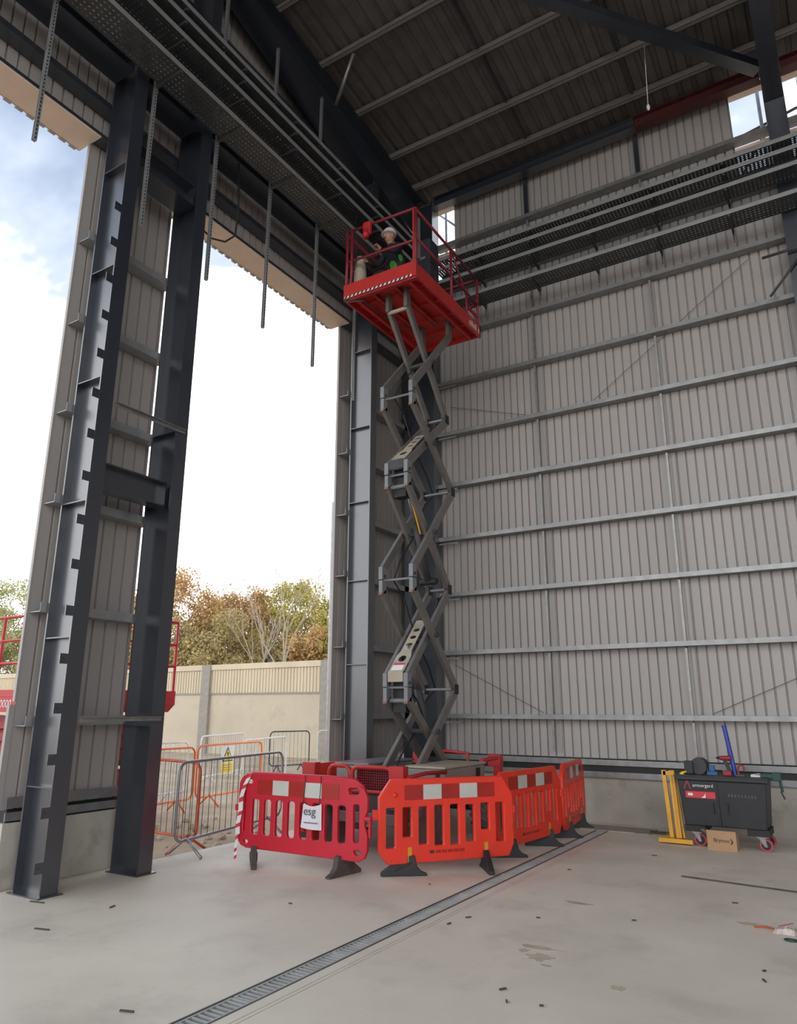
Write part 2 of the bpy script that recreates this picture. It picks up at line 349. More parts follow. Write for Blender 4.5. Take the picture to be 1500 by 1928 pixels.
# ------------------------------------------------------------------ wall_left
def zp(y): return 13.5-0.1*y          # underside of purlins
XL = -7.30
wlft = struct('wall_left', (-7.3, 5, 0))
pier = [(4.42, 5.06), (5.06, 5.72)]
for u0, u1 in pier: sheet(wlft, 'y', XL, u0, u1, 0.72, 8.62, -1, pitch=0.16)
for u0, u1 in ((9.72, 10.72), (10.72, 12.03)): sheet(wlft, 'y', XL, u0, u1, 0.72, 8.62, -1)
ys = [-2.5, -1.5, -1, 0, 1, 2, 3, 4, 5, 6, 7, 8, 9, 10, 11, 12.03]
for a, c in zip(ys[:-1], ys[1:]): sheet(wlft, 'y', XL, a, c, 8.62, zp(a)+0.25, -1, slope=-0.1)
def railL(y0, y1, z, m='galv_tray', d=0.2, h=0.18):
    b = MB(); b.box(-7.30+d-0.005, -7.30+d, y0, y1, z-0.06, z+0.03); b.box(-7.298, -7.30+d, y0, y1, z-0.068, z-0.06)
    return b.build('sheeting_rail', m, wlft)
for z in (1.58, 2.72, 3.90, 4.96, 6.08, 7.18):
    railL(4.43, 5.71, z); railL(9.73, 12.0, z)
for y0, y1 in ((-2.5, 4.42), (5.72, 9.72), (4.42, 5.72), (9.72, 12.0)):
    if y1-y0 > 3: MB().box(-7.52, -7.10, y0, y1, 8.54, 8.56).build('soffit_flashing', 'soffit', wlft)
MB().box(-7.29, -7.09, -2.5, 12.0, 8.562, 8.60).build('head_rail', 'paint', wlft)
b = MB(); b.box(-7.29, -7.09, -2.5, 12.0, 9.02, 9.06); b.box(-7.10, -7.09, -2.5, 12.0, 9.06, 9.10); b.build('sheeting_rail', 'paint', wlft)
for z in (10.9, 11.85): railL(-2.5, 12.0, z, 'paint')
# drip edge of the outer skin: a line of small corrugations under the head
b = MB()
for y0, y1 in ((-2.5, 4.42), (5.72, 9.72)):
    n = int((y1-y0)/0.14)
    for i in range(n):
        ya = y0+(y1-y0)*i/n; b.box(-7.56, -7.52, ya, ya+0.09, 8.53, 8.9); b.box(-7.54, -7.52, ya+0.09, ya+0.14, 8.545, 8.9)
b.build('outer_cladding_edge', 'cladding', wlft)
for y0, y1 in ((4.405, 4.42), (5.72, 5.735), (9.705, 9.72)): MB().box(-7.335, -7.295, y0, y1, 0.72 if y0 > 5 else 1.75, 8.54).build('jamb_flashing', 'cladding', wlft)
MB().box(-7.34, -7.295, 4.36, 4.42, 0.72, 1.72).build('jamb_flashing', 'cladding', wlft)
for y0, y1 in ((4.42, 5.74), (9.72, 12.03)):
    MB().box(-7.56, -7.24, y0, y1, -0.1, 0.60).build('concrete_upstand', 'blockwork', wlft)
    MB().box(-7.46, -7.28, y0+0.05, y1, 0.60, 0.725).build('base_packer', 'black', wlft)
for y0, y1 in ((4.43, 5.71), (9.73, 12.0)):
    MB().box(-7.25, -7.235, y0, y1, 0.74, 0.84).build('base_rail', 'galv', wlft)
    MB().box(-7.25, -7.235, y0, y1, 0.62, 0.70).build('base_rail', 'galv', wlft)

# ------------------------------------------------------------------ the far sides of the hall (out of frame; they shade it)
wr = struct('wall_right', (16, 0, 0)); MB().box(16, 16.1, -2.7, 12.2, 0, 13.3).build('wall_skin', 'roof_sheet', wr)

# ------------------------------------------------------------------ ceiling
ce = struct('ceiling', (0, 0, 12.6))
xs = [-7.5+i for i in range(12)]+[5, 7, 9, 12, 16.1]
for a, c in zip(xs[:-1], xs[1:]):
    n = max(1, round((c-a)/0.25)); p = (c-a)/n; b = MB(); prof = []
    for k in range(n): prof += [(a+k*p, 0), (a+k*p+p*0.55, 0), (a+k*p+p*0.65, 0.045), (a+k*p+p*0.9, 0.045)]
    prof.append((c, 0))
    for x, dz in prof:
        for y in (12.25, -2.7): b.v.append(Vector((x, y, zp(y)+0.205+dz)))
    for i in range(len(prof)-1): b.f.append((2*i, 2*i+1, 2*i+3, 2*i+2))
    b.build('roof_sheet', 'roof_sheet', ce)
py = [11.39, 10.46, 9.27, 8.13]+[8.13-1.15*i for i in range(1, 10)]
for y in py:
    z = zp(y); b = MB(); b.box(-7.28, 16, y-0.004, y+0.004, z+0.0, z+0.20); b.box(-7.28, 16, y-0.075, y+0.004, z, z+0.008); b.box(-7.28, 16, y-0.004, y+0.07, z+0.192, z+0.20); b.box(-7.28, 16, y-0.075, y-0.07, z, z+0.025)
    b.build('purlin', 'purlin', ce)
for x in (-4.1, -2.05, 2.1, 4.2):
    for ya, yc in zip(py[:-1], py[1:]): MB().bar((x, ya-0.08, zp(ya)+0.10), (x, yc+0.006, zp(yc)+0.10), 0.05, 0.05).build('sag_bar', 'paint', ce)
# ================================================================== STEELWORK
def column(y0, y1, xo, xi, z1, label, stiff, web_m='paint', lugs=None, tf=0.02):
    t = thing('steel_column', ((xo+xi)/2, (y0+y1)/2, 0), label, 'column'); ym = (y0+y1)/2
    MB().box(xi-tf, xi, y0, y1, 0.012, z1).build('inner_flange', 'paint', t)
    MB().box(xo, xo+tf, y0, y1, 0.012, z1).build('outer_flange', 'paint', t)
    MB().box(xo+tf, xi-tf, ym-0.007, ym+0.007, 0.012, z1).build('web', web_m, t)
    MB().box(xo-0.02, xi+0.03, y0-0.04, y1+0.04, 0, 0.012).build('base_plate', 'paint', t)
    for z in stiff:
        for a, c in ((y0+0.005, ym-0.007), (ym+0.007, y1-0.005)): MB().box(xo+tf, xi-tf, a, c, z-0.006, z+0.006).build('stiffener', 'paint', t)
    for z in lugs or []:
        lg = MB().box(xi-0.014, xi-0.002, y0-0.085, y0, z-0.05, z+0.05).build('cleat', 'paint', t)
        MB().lathe([(0.009, 0), (0.009, 0.008)], (xi-0.002, y0-0.045, z), (1, 0, 0), 8).build('bolt', 'dark_metal', lg)
    return t
lugz = [0.263+0.4745*i for i in range(16)]
column(4.50, 4.68, -7.08, -6.64, 12.6, 'tall dark blue-grey steel column with a row of square cleats', [0.95, 2.38, 3.81, 5.23, 6.64, 8.05], lugs=lugz)
column(5.59, 5.77, -7.08, -6.64, 12.5, 'tall plain dark steel column at the left jamb of the middle opening', [1.5, 4.95, 8.2], web_m='paint')
column(9.79, 9.97, -7.08, -6.64, 11.54, 'grey steel column behind the raised scissor lift, right jamb of the opening', [2.37, 3.74, 5.10, 6.47, 7.95])
column(11.70, 11.98, -7.12, -6.42, 12.28, 'deep dark steel column in the corner behind the scissor arms', [], web_m='paint')
# portal column of the back wall: flanges face the hall
t = thing('steel_column', (0.11, 11.85, 0), 'black steel column on the right edge of the back wall', 'column')
MB().box(-0.04, 0.26, 11.70, 11.72, 0.012, 12.2).build('inner_flange', 'paint', t); MB().box(-0.04, 0.26, 11.98, 12.0, 0.012, 12.2).build('outer_flange', 'paint', t)
MB().box(0.10, 0.12, 11.72, 11.98, 0.012, 12.2).build('web', 'paint', t); MB().box(-0.08, 0.30, 11.66, 12.02, 0, 0.012).build('base_plate', 'paint', t)
# rafters
def rafter(xc, w, label, pts_low, tz=0.0):
    t = thing('steel_rafter', (xc, 5, 12), label, 'beam')
    top = [(y, zp(y)-0.005) for y in (11.68, -2.5)]
    poly = [(xc, y, z) for y, z in pts_low]+[(xc, y, z) for y, z in reversed(top)]
    MB().prism(poly, (-0.007, 0, 0), (0.007, 0, 0)).build('web', 'paint', t)
    b = MB()
    for (ya, za), (yc, zc) in zip(pts_low[:-1], pts_low[1:]): b.prism([(xc, ya, za), (xc, yc, zc), (xc, yc, zc-0.02), (xc, ya, za-0.02)], (-w/2, 0, 0), (w/2, 0, 0))
    b.build('bottom_flange', 'paint', t)
    b = MB().prism([(xc, 11.68, zp(11.68)-0.005), (xc, -2.5, zp(-2.5)-0.005), (xc, -2.5, zp(-2.5)-0.025), (xc, 11.68, zp(11.68)-0.025)], (-w/2, 0, 0), (w/2, 0, 0)); b.build('top_flange', 'paint', t)
    return t
rafter(-6.86, 0.44, 'haunched dark steel rafter over the left wall', [(11.65, 11.15), (9.3, 11.72), (6.3, 12.50), (-2.5, zp(-2.5)-0.42)])
rafter(0.11, 0.28, 'dark steel rafter rising from the right-hand wall column', [(11.68, 11.55), (8.5, 12.25), (-2.5, zp(-2.5)-0.42)])
# eaves beams
def ibeam_x(name, x0, x1, y0, y1, z0, z1, m, label):
    t = thing(name, ((x0+x1)/2, (y0+y1)/2, z0), label, 'beam'); ym = (y0+y1)/2
    MB().box(x0, x1, y0, y1, z0, z0+0.015).build('bottom_flange', m, t); MB().box(x0, x1, y0, y1, z1-0.015, z1).build('top_flange', m, t); MB().box(x0, x1, ym-0.008, ym+0.008, z0+0.015, z1-0.015).build('web', m, t)
ibeam_x('eaves_beam', -6.40, -2.16, 11.66, 11.86, 12.05, 12.28, 'paint', 'dark horizontal eaves beam above the left part of the back wall')
ibeam_x('eaves_beam', -2.14, -0.05, 11.66, 11.86, 12.05, 12.28, 'maroon', 'dark red primed eaves beam running to the right-hand column')
ibeam_x('eaves_beam', 0.27, 6.0, 11.66, 11.86, 12.05, 12.28, 'maroon', 'dark red primed eaves beam right of the right-hand column')
t = MB().bar((-0.06, 11.45, 12.02), (-3.35, 8.0, 12.42), 0.20, 0.15).build('roof_brace', 'paint', None); tag(t, 'dark diagonal roof brace meeting the right-hand column', 'beam')
# beams of the door pier and the header
def ibeam_y(y0, y1, x0, x1, z0, z1, label, name='cross_beam', m='paint'):
    t = thing(name, ((x0+x1)/2, (y0+y1)/2, z0), label, 'beam'); xm = (x0+x1)/2
    MB().box(x0, x1, y0, y1, z0, z0+0.015).build('bottom_flange', m, t); MB().box(x0, x1, y0, y1, z1-0.015, z1).build('top_flange', m, t); MB().box(xm-0.008, xm+0.008, y0, y1, z0+0.015, z1-0.015).build('web', m, t)
    for yy in (y0, y1-0.012): MB().box(x0, x1, yy, yy+0.012, z0+0.015, z1-0.015).build('end_plate', m, t)
ibeam_y(4.685, 5.585, -6.92, -6.72, 4.00, 4.30, 'short dark cross beam halfway up between the twin columns')
ibeam_y(4.685, 5.585, -7.02, -6.68, 8.16, 8.46, 'short dark cross beam near the top of the twin columns')
for y0, y1, lab in ((-2.5, 4.49, 'dark header beam over the left-hand opening'), (4.69, 5.58, 'dark header beam stub between the twin columns'), (5.78, 9.78, 'dark header beam over the middle opening'), (9.98, 11.69, 'dark header beam between the grey column and the corner')):
    ibeam_y(y0, y1, -7.06, -6.68, 9.40, 9.62, lab, 'header_beam')
for z, y1, lab in ((1.60, 5.72, 'loose galvanised strip across the twin columns low down'), (4.98, 5.72, 'loose galvanised strip across the twin columns higher up')):
    b = MB(); b.box(-6.632, -6.626, 4.70, y1, z-0.045, z); b.box(-6.632, -6.585, 4.70, y1, z-0.006, z); tag(b.build('angle_strip', 'galv'), lab, 'strip')

# ------------------------------------------------------------------ cable trays + hangers
TZ = [9.35, 9.84, 10.13, 10.34]
def tray(along, u0, u1, a, b_, z, label):
    # perforated base in ladder form, two upturned flanges; a = hall side, b_ = wall side
    t = thing('cable_tray', ((u0+u1)/2, (a+b_)/2, z) if along == 'x' else ((a+b_)/2, (u0+u1)/2, z), label, 'cable tray', 'tiers of perforated cable tray')
    P = (lambda u, v, w: (u, v, w)) if along == 'x' else (lambda u, v, w: (v, u, w))
    m = MB(); n = int((u1-u0)/0.06); p = (u1-u0)/n; lo, hi = min(a, b_), max(a, b_); wd = hi-lo; ns = 6; sg = wd/(ns*1.6+1.25)
    for i in range(n):
        ua = u0+i*p; m.quad(P(ua, lo, z), P(ua+p*0.58, lo, z), P(ua+p*0.58, hi, z), P(ua, hi, z))
        for k in range(ns+1):
            v0 = lo+k*1.6*sg; v1 = v0+1.25*sg
            m.quad(P(ua+p*0.58, v0, z), P(ua+p, v0, z), P(ua+p, v1, z), P(ua+p*0.58, v1, z))
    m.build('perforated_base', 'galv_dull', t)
    for v in (lo, hi-0.003):
        f = MB(); x0, y0, _ = P(u0, v, z); x1, y1, _ = P(u1, v+0.003, z); f.box(x0, x1, y0, y1, z, z+0.075)
        vv = v if v == lo else v-0.012; x0, y0, _ = P(u0, vv, z); x1, y1, _ = P(u1, vv+0.015, z); f.box(x0, x1, y0, y1, z+0.072, z+0.077)
        f.build('side_flange', 'galv_tray', t)
tn = ['lowest', 'second lowest', 'second highest', 'highest']
for i, z in enumerate(TZ):
    wd = (0.43, 0.34, 0.30, 0.30)[i]
    tray('y', -1.0, 11.2, -6.12, -6.12-wd, z, '%s tier of grey cable tray along the left wall' % tn[i])
    tray('x', -6.10, 9.0, 11.25, 11.25+wd, z, '%s tier of grey cable tray along the back wall' % tn[i])
def hanger(along, u, zb, label):
    # slotted strut channel with cantilever arms under each tier
    if along == 'y': x0, x1, y0, y1 = -6.625, -6.585, u-0.02, u+0.02
    else: x0, x1, y0, y1 = u-0.02, u+0.02, 11.735, 11.775
    t = thing('strut_hanger', ((x0+x1)/2, (y0+y1)/2, zb), label, 'strut', 'slotted strut hangers of the cable trays')
    zt = zp(u)-0.5 if along == 'y' else 10.42
    if along == 'y': zt = min(zt, 11.0 if u > 9 else 12.0)
    b = MB(); b.box(x0, x1, y1-0.004, y1, zb, zt) ; b.box(x0, x0+0.004, y0, y1-0.004, zb, zt); b.box(x1-0.004, x1, y0, y1-0.004, zb, zt)
    b.build('channel', 'galv_tray', t)
    sl = MB(); n = int((zt-zb)/0.05)
    for k in range(n):
        z = zb+0.02+k*0.05
        if along == 'y': sl.box(x1-0.0005, x1+0.0012, y0+0.012, y0+0.026, z, z+0.026)
        else: sl.box(x0+0.012, x0+0.026, y0-0.0012, y0+0.002, z, z+0.026)
    tag(sl.build('slots', 'black', t), None, None, None, 'stuff')
    for i, z in enumerate(TZ):
        wd = (0.43, 0.34, 0.30, 0.30)[i]
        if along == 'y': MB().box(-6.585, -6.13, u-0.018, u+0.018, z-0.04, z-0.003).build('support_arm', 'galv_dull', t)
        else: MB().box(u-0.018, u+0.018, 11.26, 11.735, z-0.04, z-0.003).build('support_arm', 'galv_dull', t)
ln = ['leftmost', 'second', 'third', 'fourth', 'fifth', 'sixth']
for i, (y, z) in enumerate(((3.37, 7.45), (4.76, 7.29), (5.83, 7.14), (6.94, 6.97), (8.09, 6.85), (9.20, 6.70))):
    hanger('y', y, z, '%s slotted steel strut hanging down along the left wall' % (ln[i] if i == 0 else ln[i]+' from the left of the'))
for i, x in enumerate((-5.25, -4.13, -3.01, -1.90, -0.76)):
    hanger('x', x, 9.10, '%s short slotted strut under the back wall trays' % (ln[i] if i == 0 else ln[i]+' from the left'))
c = MB().tube([(-6.0+0.5*i, 11.32+0.02*math.sin(i*1.7), 9.99) for i in range(30)], 0.012, 6)
for x in (-5.25, -3.01, -0.76): c.bar((x, 11.32, 9.84), (x, 11.32, 9.99), 0.01, 0.01)
tag(c.build('power_cable', 'cable'), 'black cable slung between the back wall cable trays', 'cable')
c = MB().tube([(-6.70, 6.35, 9.39), (-6.66, 6.37, 8.6), (-6.66, 6.34, 8.15), (-6.72, 6.22, 8.0), (-6.80, 6.05, 7.98), (-6.84, 5.9, 8.05), (-6.90, 5.79, 8.15)], 0.014, 8)
tag(c.build('loose_cable', 'cable', smooth=True), 'thin black cable looping down from the header beside the dark column', 'cable')

# ------------------------------------------------------------------ scaffold outside the openings in the back wall
def pole(pts, r, m, label, name='scaffold_tube'):
    return tag(MB().tube(pts, r, 10).build(name, m, smooth=True), label, 'scaffold tube')
pole([(-6.50, 12.5, -0.1), (-6.50, 12.5, 13.0)], 0.025, 'fence_steel', 'upright scaffold tube outside the corner opening under the eaves')
pole([(-6.75, 12.56, 12.6), (-6.05, 12.56, 11.85)], 0.025, 'fence_steel', 'sloping scaffold tube outside the corner opening under the eaves')
pole([(-6.9, 12.545, 11.35), (-5.6, 12.545, 11.05)], 0.02, 'fence_steel', 'low scaffold tube outside the corner opening under the eaves')
pole([(-0.13, 12.5, -0.1), (-0.13, 12.5, 13.2)], 0.03, 'fence_steel', 'left upright of two scaffold tubes beside the right-hand column')
pole([(-0.02, 12.5, -0.1), (-0.02, 12.5, 13.2)], 0.03, 'fence_white', 'right upright of two scaffold tubes beside the right-hand column')
pole([(-0.5, 12.56, 11.72), (1.2, 12.56, 12.05)], 0.025, 'fence_dark', 'level scaffold tube crossing behind the right-hand column')
pole([(-0.62, 12.62, 10.85), (0.1, 12.62, 12.0)], 0.02, 'fence_dark', 'sloping scaffold tube beside the right-hand column')
pole([(0.52, 12.5, -0.1), (0.52, 12.5, 13.2)], 0.03, 'fence_white', 'pale upright scaffold tube right of the right-hand column')
pole([(-0.4, 11.62, 8.62), (0.6, 11.62, 8.66)], 0.022, 'galv_dull', 'stub of tube clamped across the right-hand column')
pole([(-0.36, 11.67, 7.95), (0.12, 11.66, 8.50)], 0.02, 'galv_dull', 'sloping tube braced against the right-hand column')
pole([(-5.99, 8.16, 12.68), (-6.58, 8.45, 12.12)], 0.03, 'galv', 'short pale strut hanging below the roof near the left rafter', 'loose_strut')
t = MB().tube([(-1.62, 10.42, zp(10.46)), (-1.66, 10.42, 11.25)], 0.006, 6); t.blob((-1.66, 10.42, 11.2), (0.03, 0.03, 0.06))
tag(t.build('cord_weight', 'white', smooth=True), 'thin cord with a small white weight hanging from the roof', 'cord')
# ================================================================== SCISSOR LIFT (raised, in the corner)
SL = thing('scissor_lift', (-5.35, 9.1, 0), 'tall raised red scissor lift with grey arms standing in the corner', 'scissor lift')
XC = -5.31; XO = 0.25; XI = 0.165; YN, YF = 8.55, 9.75
LV = [0.80, 1.96, 3.44, 4.98, 6.22, 7.72]
aw, ah = 0.058, 0.118
for i in range(5):
    z0, z1 = LV[i], LV[i+1]
    po, qo = (XO, XI) if i % 2 == 0 else (XI, XO)
    for sgn in (-1, 1):
        for kind, off in (('P', po), ('Q', qo)):
            x = XC+sgn*off
            if kind == 'P': a, b = (x, YN, z0+(0.15 if i else 0)), (x, YF, z1-0.04)
            else: a, b = (x, YF, z0+(0.04 if i else 0)), (x, YN, z1-0.15 if i < 4 else z1)
            arm = MB().bar(a, b, aw, ah, (0, 0, 1)).build('scissor_arm', 'arm_grey', SL, bevel=0.008)
            if kind == 'P' and i > 0:
                br = MB().box(x-aw/2-0.003, x+aw/2+0.003, YN-0.055, YN+0.055, z0+0.012, z0+0.19).build('end_bracket', 'arm_end', arm)
                MB().lathe([(0.025, 0), (0.025, 0.012)], (x+aw/2+0.003, YN, z0+0.06), (1, 0, 0), 12).build('pin', 'dark_metal', arm)
            if kind == 'Q' and i < 4:
                MB().box(x-aw/2, x+aw/2, YN-0.05, YN+0.055, z1-0.18, z1-0.004).build('end_bracket', 'arm_end', arm)
                MB().box(x-aw/2-0.002, x+aw/2+0.002, YN-0.058, YN-0.045, z1-0.21, z1-0.18).build('bracket_cap', 'pin_orange', arm)
            if kind == 'P' and i < 4:
                MB().box(x-aw/2-0.004, x+aw/2+0.004, YF-0.06, YF+0.06, z1-0.07, z1+0.07).build('end_pad', 'black', arm)
    zm = (z0+z1)/2; ym = (YN+YF)/2
    MB().lathe([(0.035, -0.31), (0.035, 0.31)], (XC, ym, zm), (1, 0, 0), 12).build('pivot_pin', 'dark_metal', SL)
for i in range(1, 5):
    near_off = XI if i % 2 else XO; far_off = XO if i % 2 else XI
    MB().tube([(XC-near_off, YN+0.02, LV[i]), (XC+near_off, YN+0.02, LV[i])], 0.018, 10).build('cross_tube', 'arm_end', SL)
    if near_off == XI: MB().tube([(XC-near_off, YN+0.05, LV[i]-0.17), (XC+near_off, YN+0.05, LV[i]-0.17)], 0.032, 10).build('cross_tube', 'arm_end', SL)
    MB().tube([(XC-far_off, YF-0.02, LV[i]), (XC+far_off, YF-0.02, LV[i])], 0.022, 10).build('cross_tube', 'arm_end', SL)
# perforated tan cover plates on the arms above levels 1 and 3
for i in (1, 3):
    a = Vector((XC, YN, LV[i]+0.15)); b = Vector((XC, YF, LV[i+1]-0.04)); dv_ = (b-a).normalized(); nrm = Vector((1, 0, 0)).cross(dv_); nrm = nrm if nrm.y < 0 else -nrm
    L = (b-a).length*0.60
    outer = [(0.03, -0.12), (0.32, -0.12), (0.42, -0.085), (L, -0.085), (L, 0.085), (0.42, 0.085), (0.32, 0.12), (0.03, 0.12)]
    holes = [circ(0.27, 0, 0.062), circ(0.55, 0, 0.036, 0.05), circ(0.70, 0, 0.036, 0.05), circ(0.85, 0, 0.036, 0.05)]
    holes = [h for h in holes if max(p[0] for p in h) < L-0.03]
    Mx = frame_m(a+nrm*0.065, dv_, (1, 0, 0))
    pl = plate('cover_plate', outer, holes, 0.008, Mx, 'plate_tan', SL)
    MB().prism([(XC-0.12, 0, 0), (XC+0.12, 0, 0), (XC+0.12, 0, 0.14), (XC-0.12, 0, 0.14)], a+nrm*0.06+Vector((-XC+XC, 0, -0.12))-Vector((XC, 0, 0))+Vector((0, 0, 0))-Vector((0, 0, 0)), a+nrm*0.07+Vector((0, 0, -0.12))-Vector((XC, 0, 0))).build('plate_lip', 'plate_tan' if i == 1 else 'dark_metal', SL)
    bx = MB().prism([(-0.10, 0, 0), (0.10, 0, 0), (0.10, 0.0, -0.42), (-0.10, 0.0, -0.42)], a+Vector((0, 0.06, -0.05)), a+Vector((0, 0.22, -0.05))); bx.build('valve_block', 'black', SL)
# warning sticker on the lower plate
a = Vector((XC, YN, LV[1]+0.15)); b = Vector((XC, YF, LV[2]-0.04)); dv_ = (b-a).normalized(); nrm = Vector((1, 0, 0)).cross(dv_); nrm = nrm if nrm.y < 0 else -nrm
Mx = frame_m(a+nrm*0.072, (1, 0, 0), dv_)
plate('sticker', [(-0.09, 0.04), (0.09, 0.04), (0.09, 0.14), (-0.09, 0.14)], [], 0.003, Mx, 'white', SL); plate('sticker', [(-0.09, 0.142), (0.09, 0.142), (0.09, 0.175), (-0.09, 0.175)], [], 0.003, Mx, 'label_red', SL)
# lift cylinders and hoses
cy = MB().tube([(XC, 9.42, 3.55), (XC, 9.05, 4.35)], 0.055, 14).build('hydraulic_cylinder', 'dark_metal', SL, smooth=True)
MB().tube([(XC, 9.05, 4.35), (XC, 8.78, 4.95)], 0.03, 12).build('piston_rod', 'galv', cy, smooth=True); MB().tube([(XC-0.14, 9.44, 3.53), (XC+0.14, 9.44, 3.53)], 0.05, 12).build('trunnion', 'black', cy)
cy = MB().tube([(XC, 9.55, 1.05), (XC, 9.10, 1.95)], 0.055, 14).build('hydraulic_cylinder', 'dark_metal', SL, smooth=True); MB().tube([(XC, 9.10, 1.95), (XC, 8.80, 2.55)], 0.03, 12).build('piston_rod', 'galv', cy, smooth=True)
for dx, s_ in ((-0.1, 0), (0.11, 1)):
    pts = []
    for i in range(5):
        z0, z1 = LV[i], LV[i+1]; ya, yb = (YN, YF) if (i+s_) % 2 == 0 else (YF, YN)
        for k in range(6): f = k/6; pts.append((XC+dx, ya+(yb-ya)*f*0.92+0.05, z0+(z1-z0)*f+0.05*math.sin(f*9)))
    MB().tube(pts, 0.012, 6).build('hydraulic_hose', 'black', SL)
MB().bar((XC+XI-0.03, YN+0.10, LV[3]-0.25), (XC+XI-0.03, YN+0.42, LV[3]-0.82), 0.012, 0.03).build('warning_strip', 'yellow', SL)

# platform ---------------------------------------------------------------
PX0, PX1, PY0, PY1, PZ = -6.11, -4.78, 8.20, 10.42, 7.90
MB().box(PX0+0.02, PX1-0.02, PY0+0.02, PY1-0.02, PZ+0.10, PZ+0.14).build('deck', 'lift_red', SL)
for nm, bx in (('side_skirt', (PX0, PX0+0.03, PY0+0.02, PY1, PZ, PZ+0.24)), ('side_skirt', (PX1-0.03, PX1, PY0+0.02, PY1, PZ, PZ+0.24)), ('end_skirt', (PX0, PX1, PY1-0.03, PY1, PZ+0.02, PZ+0.24))): MB().box(*bx).build(nm, 'lift_red', SL)
tb = MB().box(PX0, PX1, PY0, PY0+0.02, PZ+0.02, PZ+0.27).build('toe_board', 'lift_red', SL)
tp = MB().box(PX0+0.02, PX1-0.08, PY0-0.003, PY0, PZ+0.025, PZ+0.06).build('hazard_tape', 'white', tb)
n = 16; Lx = (PX1-0.08-PX0-0.02)
st = MB()
for k in range(n):
    xa = PX0+0.02+Lx*k/n; st.prism([(xa, 0, PZ+0.026), (xa+Lx/n*0.5, 0, PZ+0.026), (xa+Lx/n*0.78, 0, PZ+0.059), (xa+Lx/n*0.28, 0, PZ+0.059)], (0, PY0-0.0045, 0), (0, PY0-0.003, 0))
st.build('tape_stripe', 'black', tb)
# underside: channels, cross ribs, lighter centre pan
for x in (PX0+0.16, PX1-0.20):
    MB().box(x, x+0.05, PY0+0.05, PY1-0.05, PZ+0.0, PZ+0.10).build('floor_channel', 'lift_red', SL)
for x in (PX0+0.44, PX1-0.50):
    b = MB(); b.box(x, x+0.008, PY0+0.08, PY0+1.5, PZ+0.02, PZ+0.10); b.box(x, x+0.07, PY0+0.08, PY0+1.5, PZ+0.02, PZ+0.03); b.build('floor_channel', 'lift_red_dark', SL)
for y in (PY0+0.35, PY0+0.85, PY0+1.30, PY0+1.75): MB().box(PX0+0.03, PX1-0.03, y, y+0.03, PZ+0.055, PZ+0.10).build('cross_rib', 'lift_red', SL)
MB().box(PX0+0.48, PX1-0.54, PY0+0.10, PY0+1.35, PZ+0.085, PZ+0.098).build('centre_pan', 'lift_red', SL)
MB().box(PX0+0.02, PX1-0.02, PY0+0.021, PY0+0.09, PZ-0.01, PZ+0.10).build('front_beam', 'lift_red_dark', SL)
for sgn, off in ((-1, XI), (1, XI)):
    MB().box(XC+sgn*off-0.03, XC+sgn*off+0.03, YN-0.06, YN+0.05, 7.66, PZ+0.1).build('arm_bracket', 'arm_grey', SL)
for sgn in (-1, 1): MB().box(XC+sgn*XO-0.03, XC+sgn*XO+0.03, YF-0.05, YF+0.06, 7.64, PZ+0.1).build('arm_bracket', 'arm_grey', SL)
MB().tube([(XC-XI, YN, 7.66), (XC+XI, YN, 7.66)], 0.03, 10).build('cross_tube', 'plate_tan', SL)
MB().tube([(PX0+0.12, PY0+0.03, PZ+0.03), (PX0+0.02, PY0-0.02, PZ-0.02), (PX0+0.10, PY0+0.0, PZ-0.05), (PX0+0.3, PY0+0.12, PZ-0.03), (PX0+0.33, PY0+0.9, PZ-0.02), (PX0+0.5, PY0+1.5, PZ-0.02)], 0.012, 6).build('hanging_wire', 'dark_metal', SL)
text('lettering', 'SNORKEL', 0.13, frame_m((PX1+0.001, PY1-0.62, PZ+0.07), (0, 1, 0), (0, 0, 1)), 'white', SL, shear=0.2) if False else None
for k, (y, w) in enumerate(((PY1-0.44, 0.06), (PY1-0.36, 0.05), (PY1-0.29, 0.05), (PY1-0.22, 0.05), (PY1-0.10, 0.045))): MB().box(PX1, PX1+0.002, y, y+w, PZ+0.06, PZ+0.17 if k % 2 else PZ+0.14).build('faded_decal', 'reflect_white', SL)
# guard rails
ZT, ZM = 9.10, 8.60
def rail(pts, r=0.022, nm='guard_rail', m='rail_red_shaded'): return MB().tube(pts, r, 8).build(nm, m, SL, smooth=True)
nx0, nx1 = PX0+0.03, PX1-0.03; fy = PY1-0.03; ny = PY0+0.035
for z in (ZT+0.06, ZM): rail([(nx0, ny, z), (nx1, ny, z-0.05)])
for z in (ZT, ZM): rail([(nx1, ny, z), (nx1, fy, z-0.05)]); rail([(nx0, ny, z), (nx0, fy, z)]); 
for z in (ZT-0.05, ZM-0.05): rail([(nx0, fy, z), (nx1, fy, z)])
for x, y, zt in ((nx0, ny, ZT+0.06), (nx0+0.09, ny, ZT+0.05), (nx1, ny, ZT), (nx1, 9.40, ZT-0.03), (nx1, fy, ZT-0.05), (nx0, fy, ZT), (nx0, 9.3, ZT), (XC, fy, ZT-0.05)): rail([(x, y, PZ+0.1), (x, y, zt)], 0.024, 'guard_post')
MB().box(nx1-0.045, nx1+0.02, ny-0.01, ny+0.02, PZ+0.25, ZT+0.02).build('post_plate', 'lift_red', SL)
MB().box(nx1-0.03, nx1-0.005, ny+0.10, ny+0.16, ZM-0.3, ZT-0.08).build('bright_strip', 'galv', SL)
rail([(nx1, 9.42, ZT-0.04), (nx1, 10.05, ZM-0.2)], 0.016, 'rail_brace'); rail([(nx0, ny+0.02, 8.62), (nx0, 9.25, PZ+0.3)], 0.018, 'rail_brace')
MB().box(nx1-0.01, nx1+0.01, 9.95, fy, ZM-0.33, ZM-0.27).build('gate_plate', 'lift_red_dark', SL)
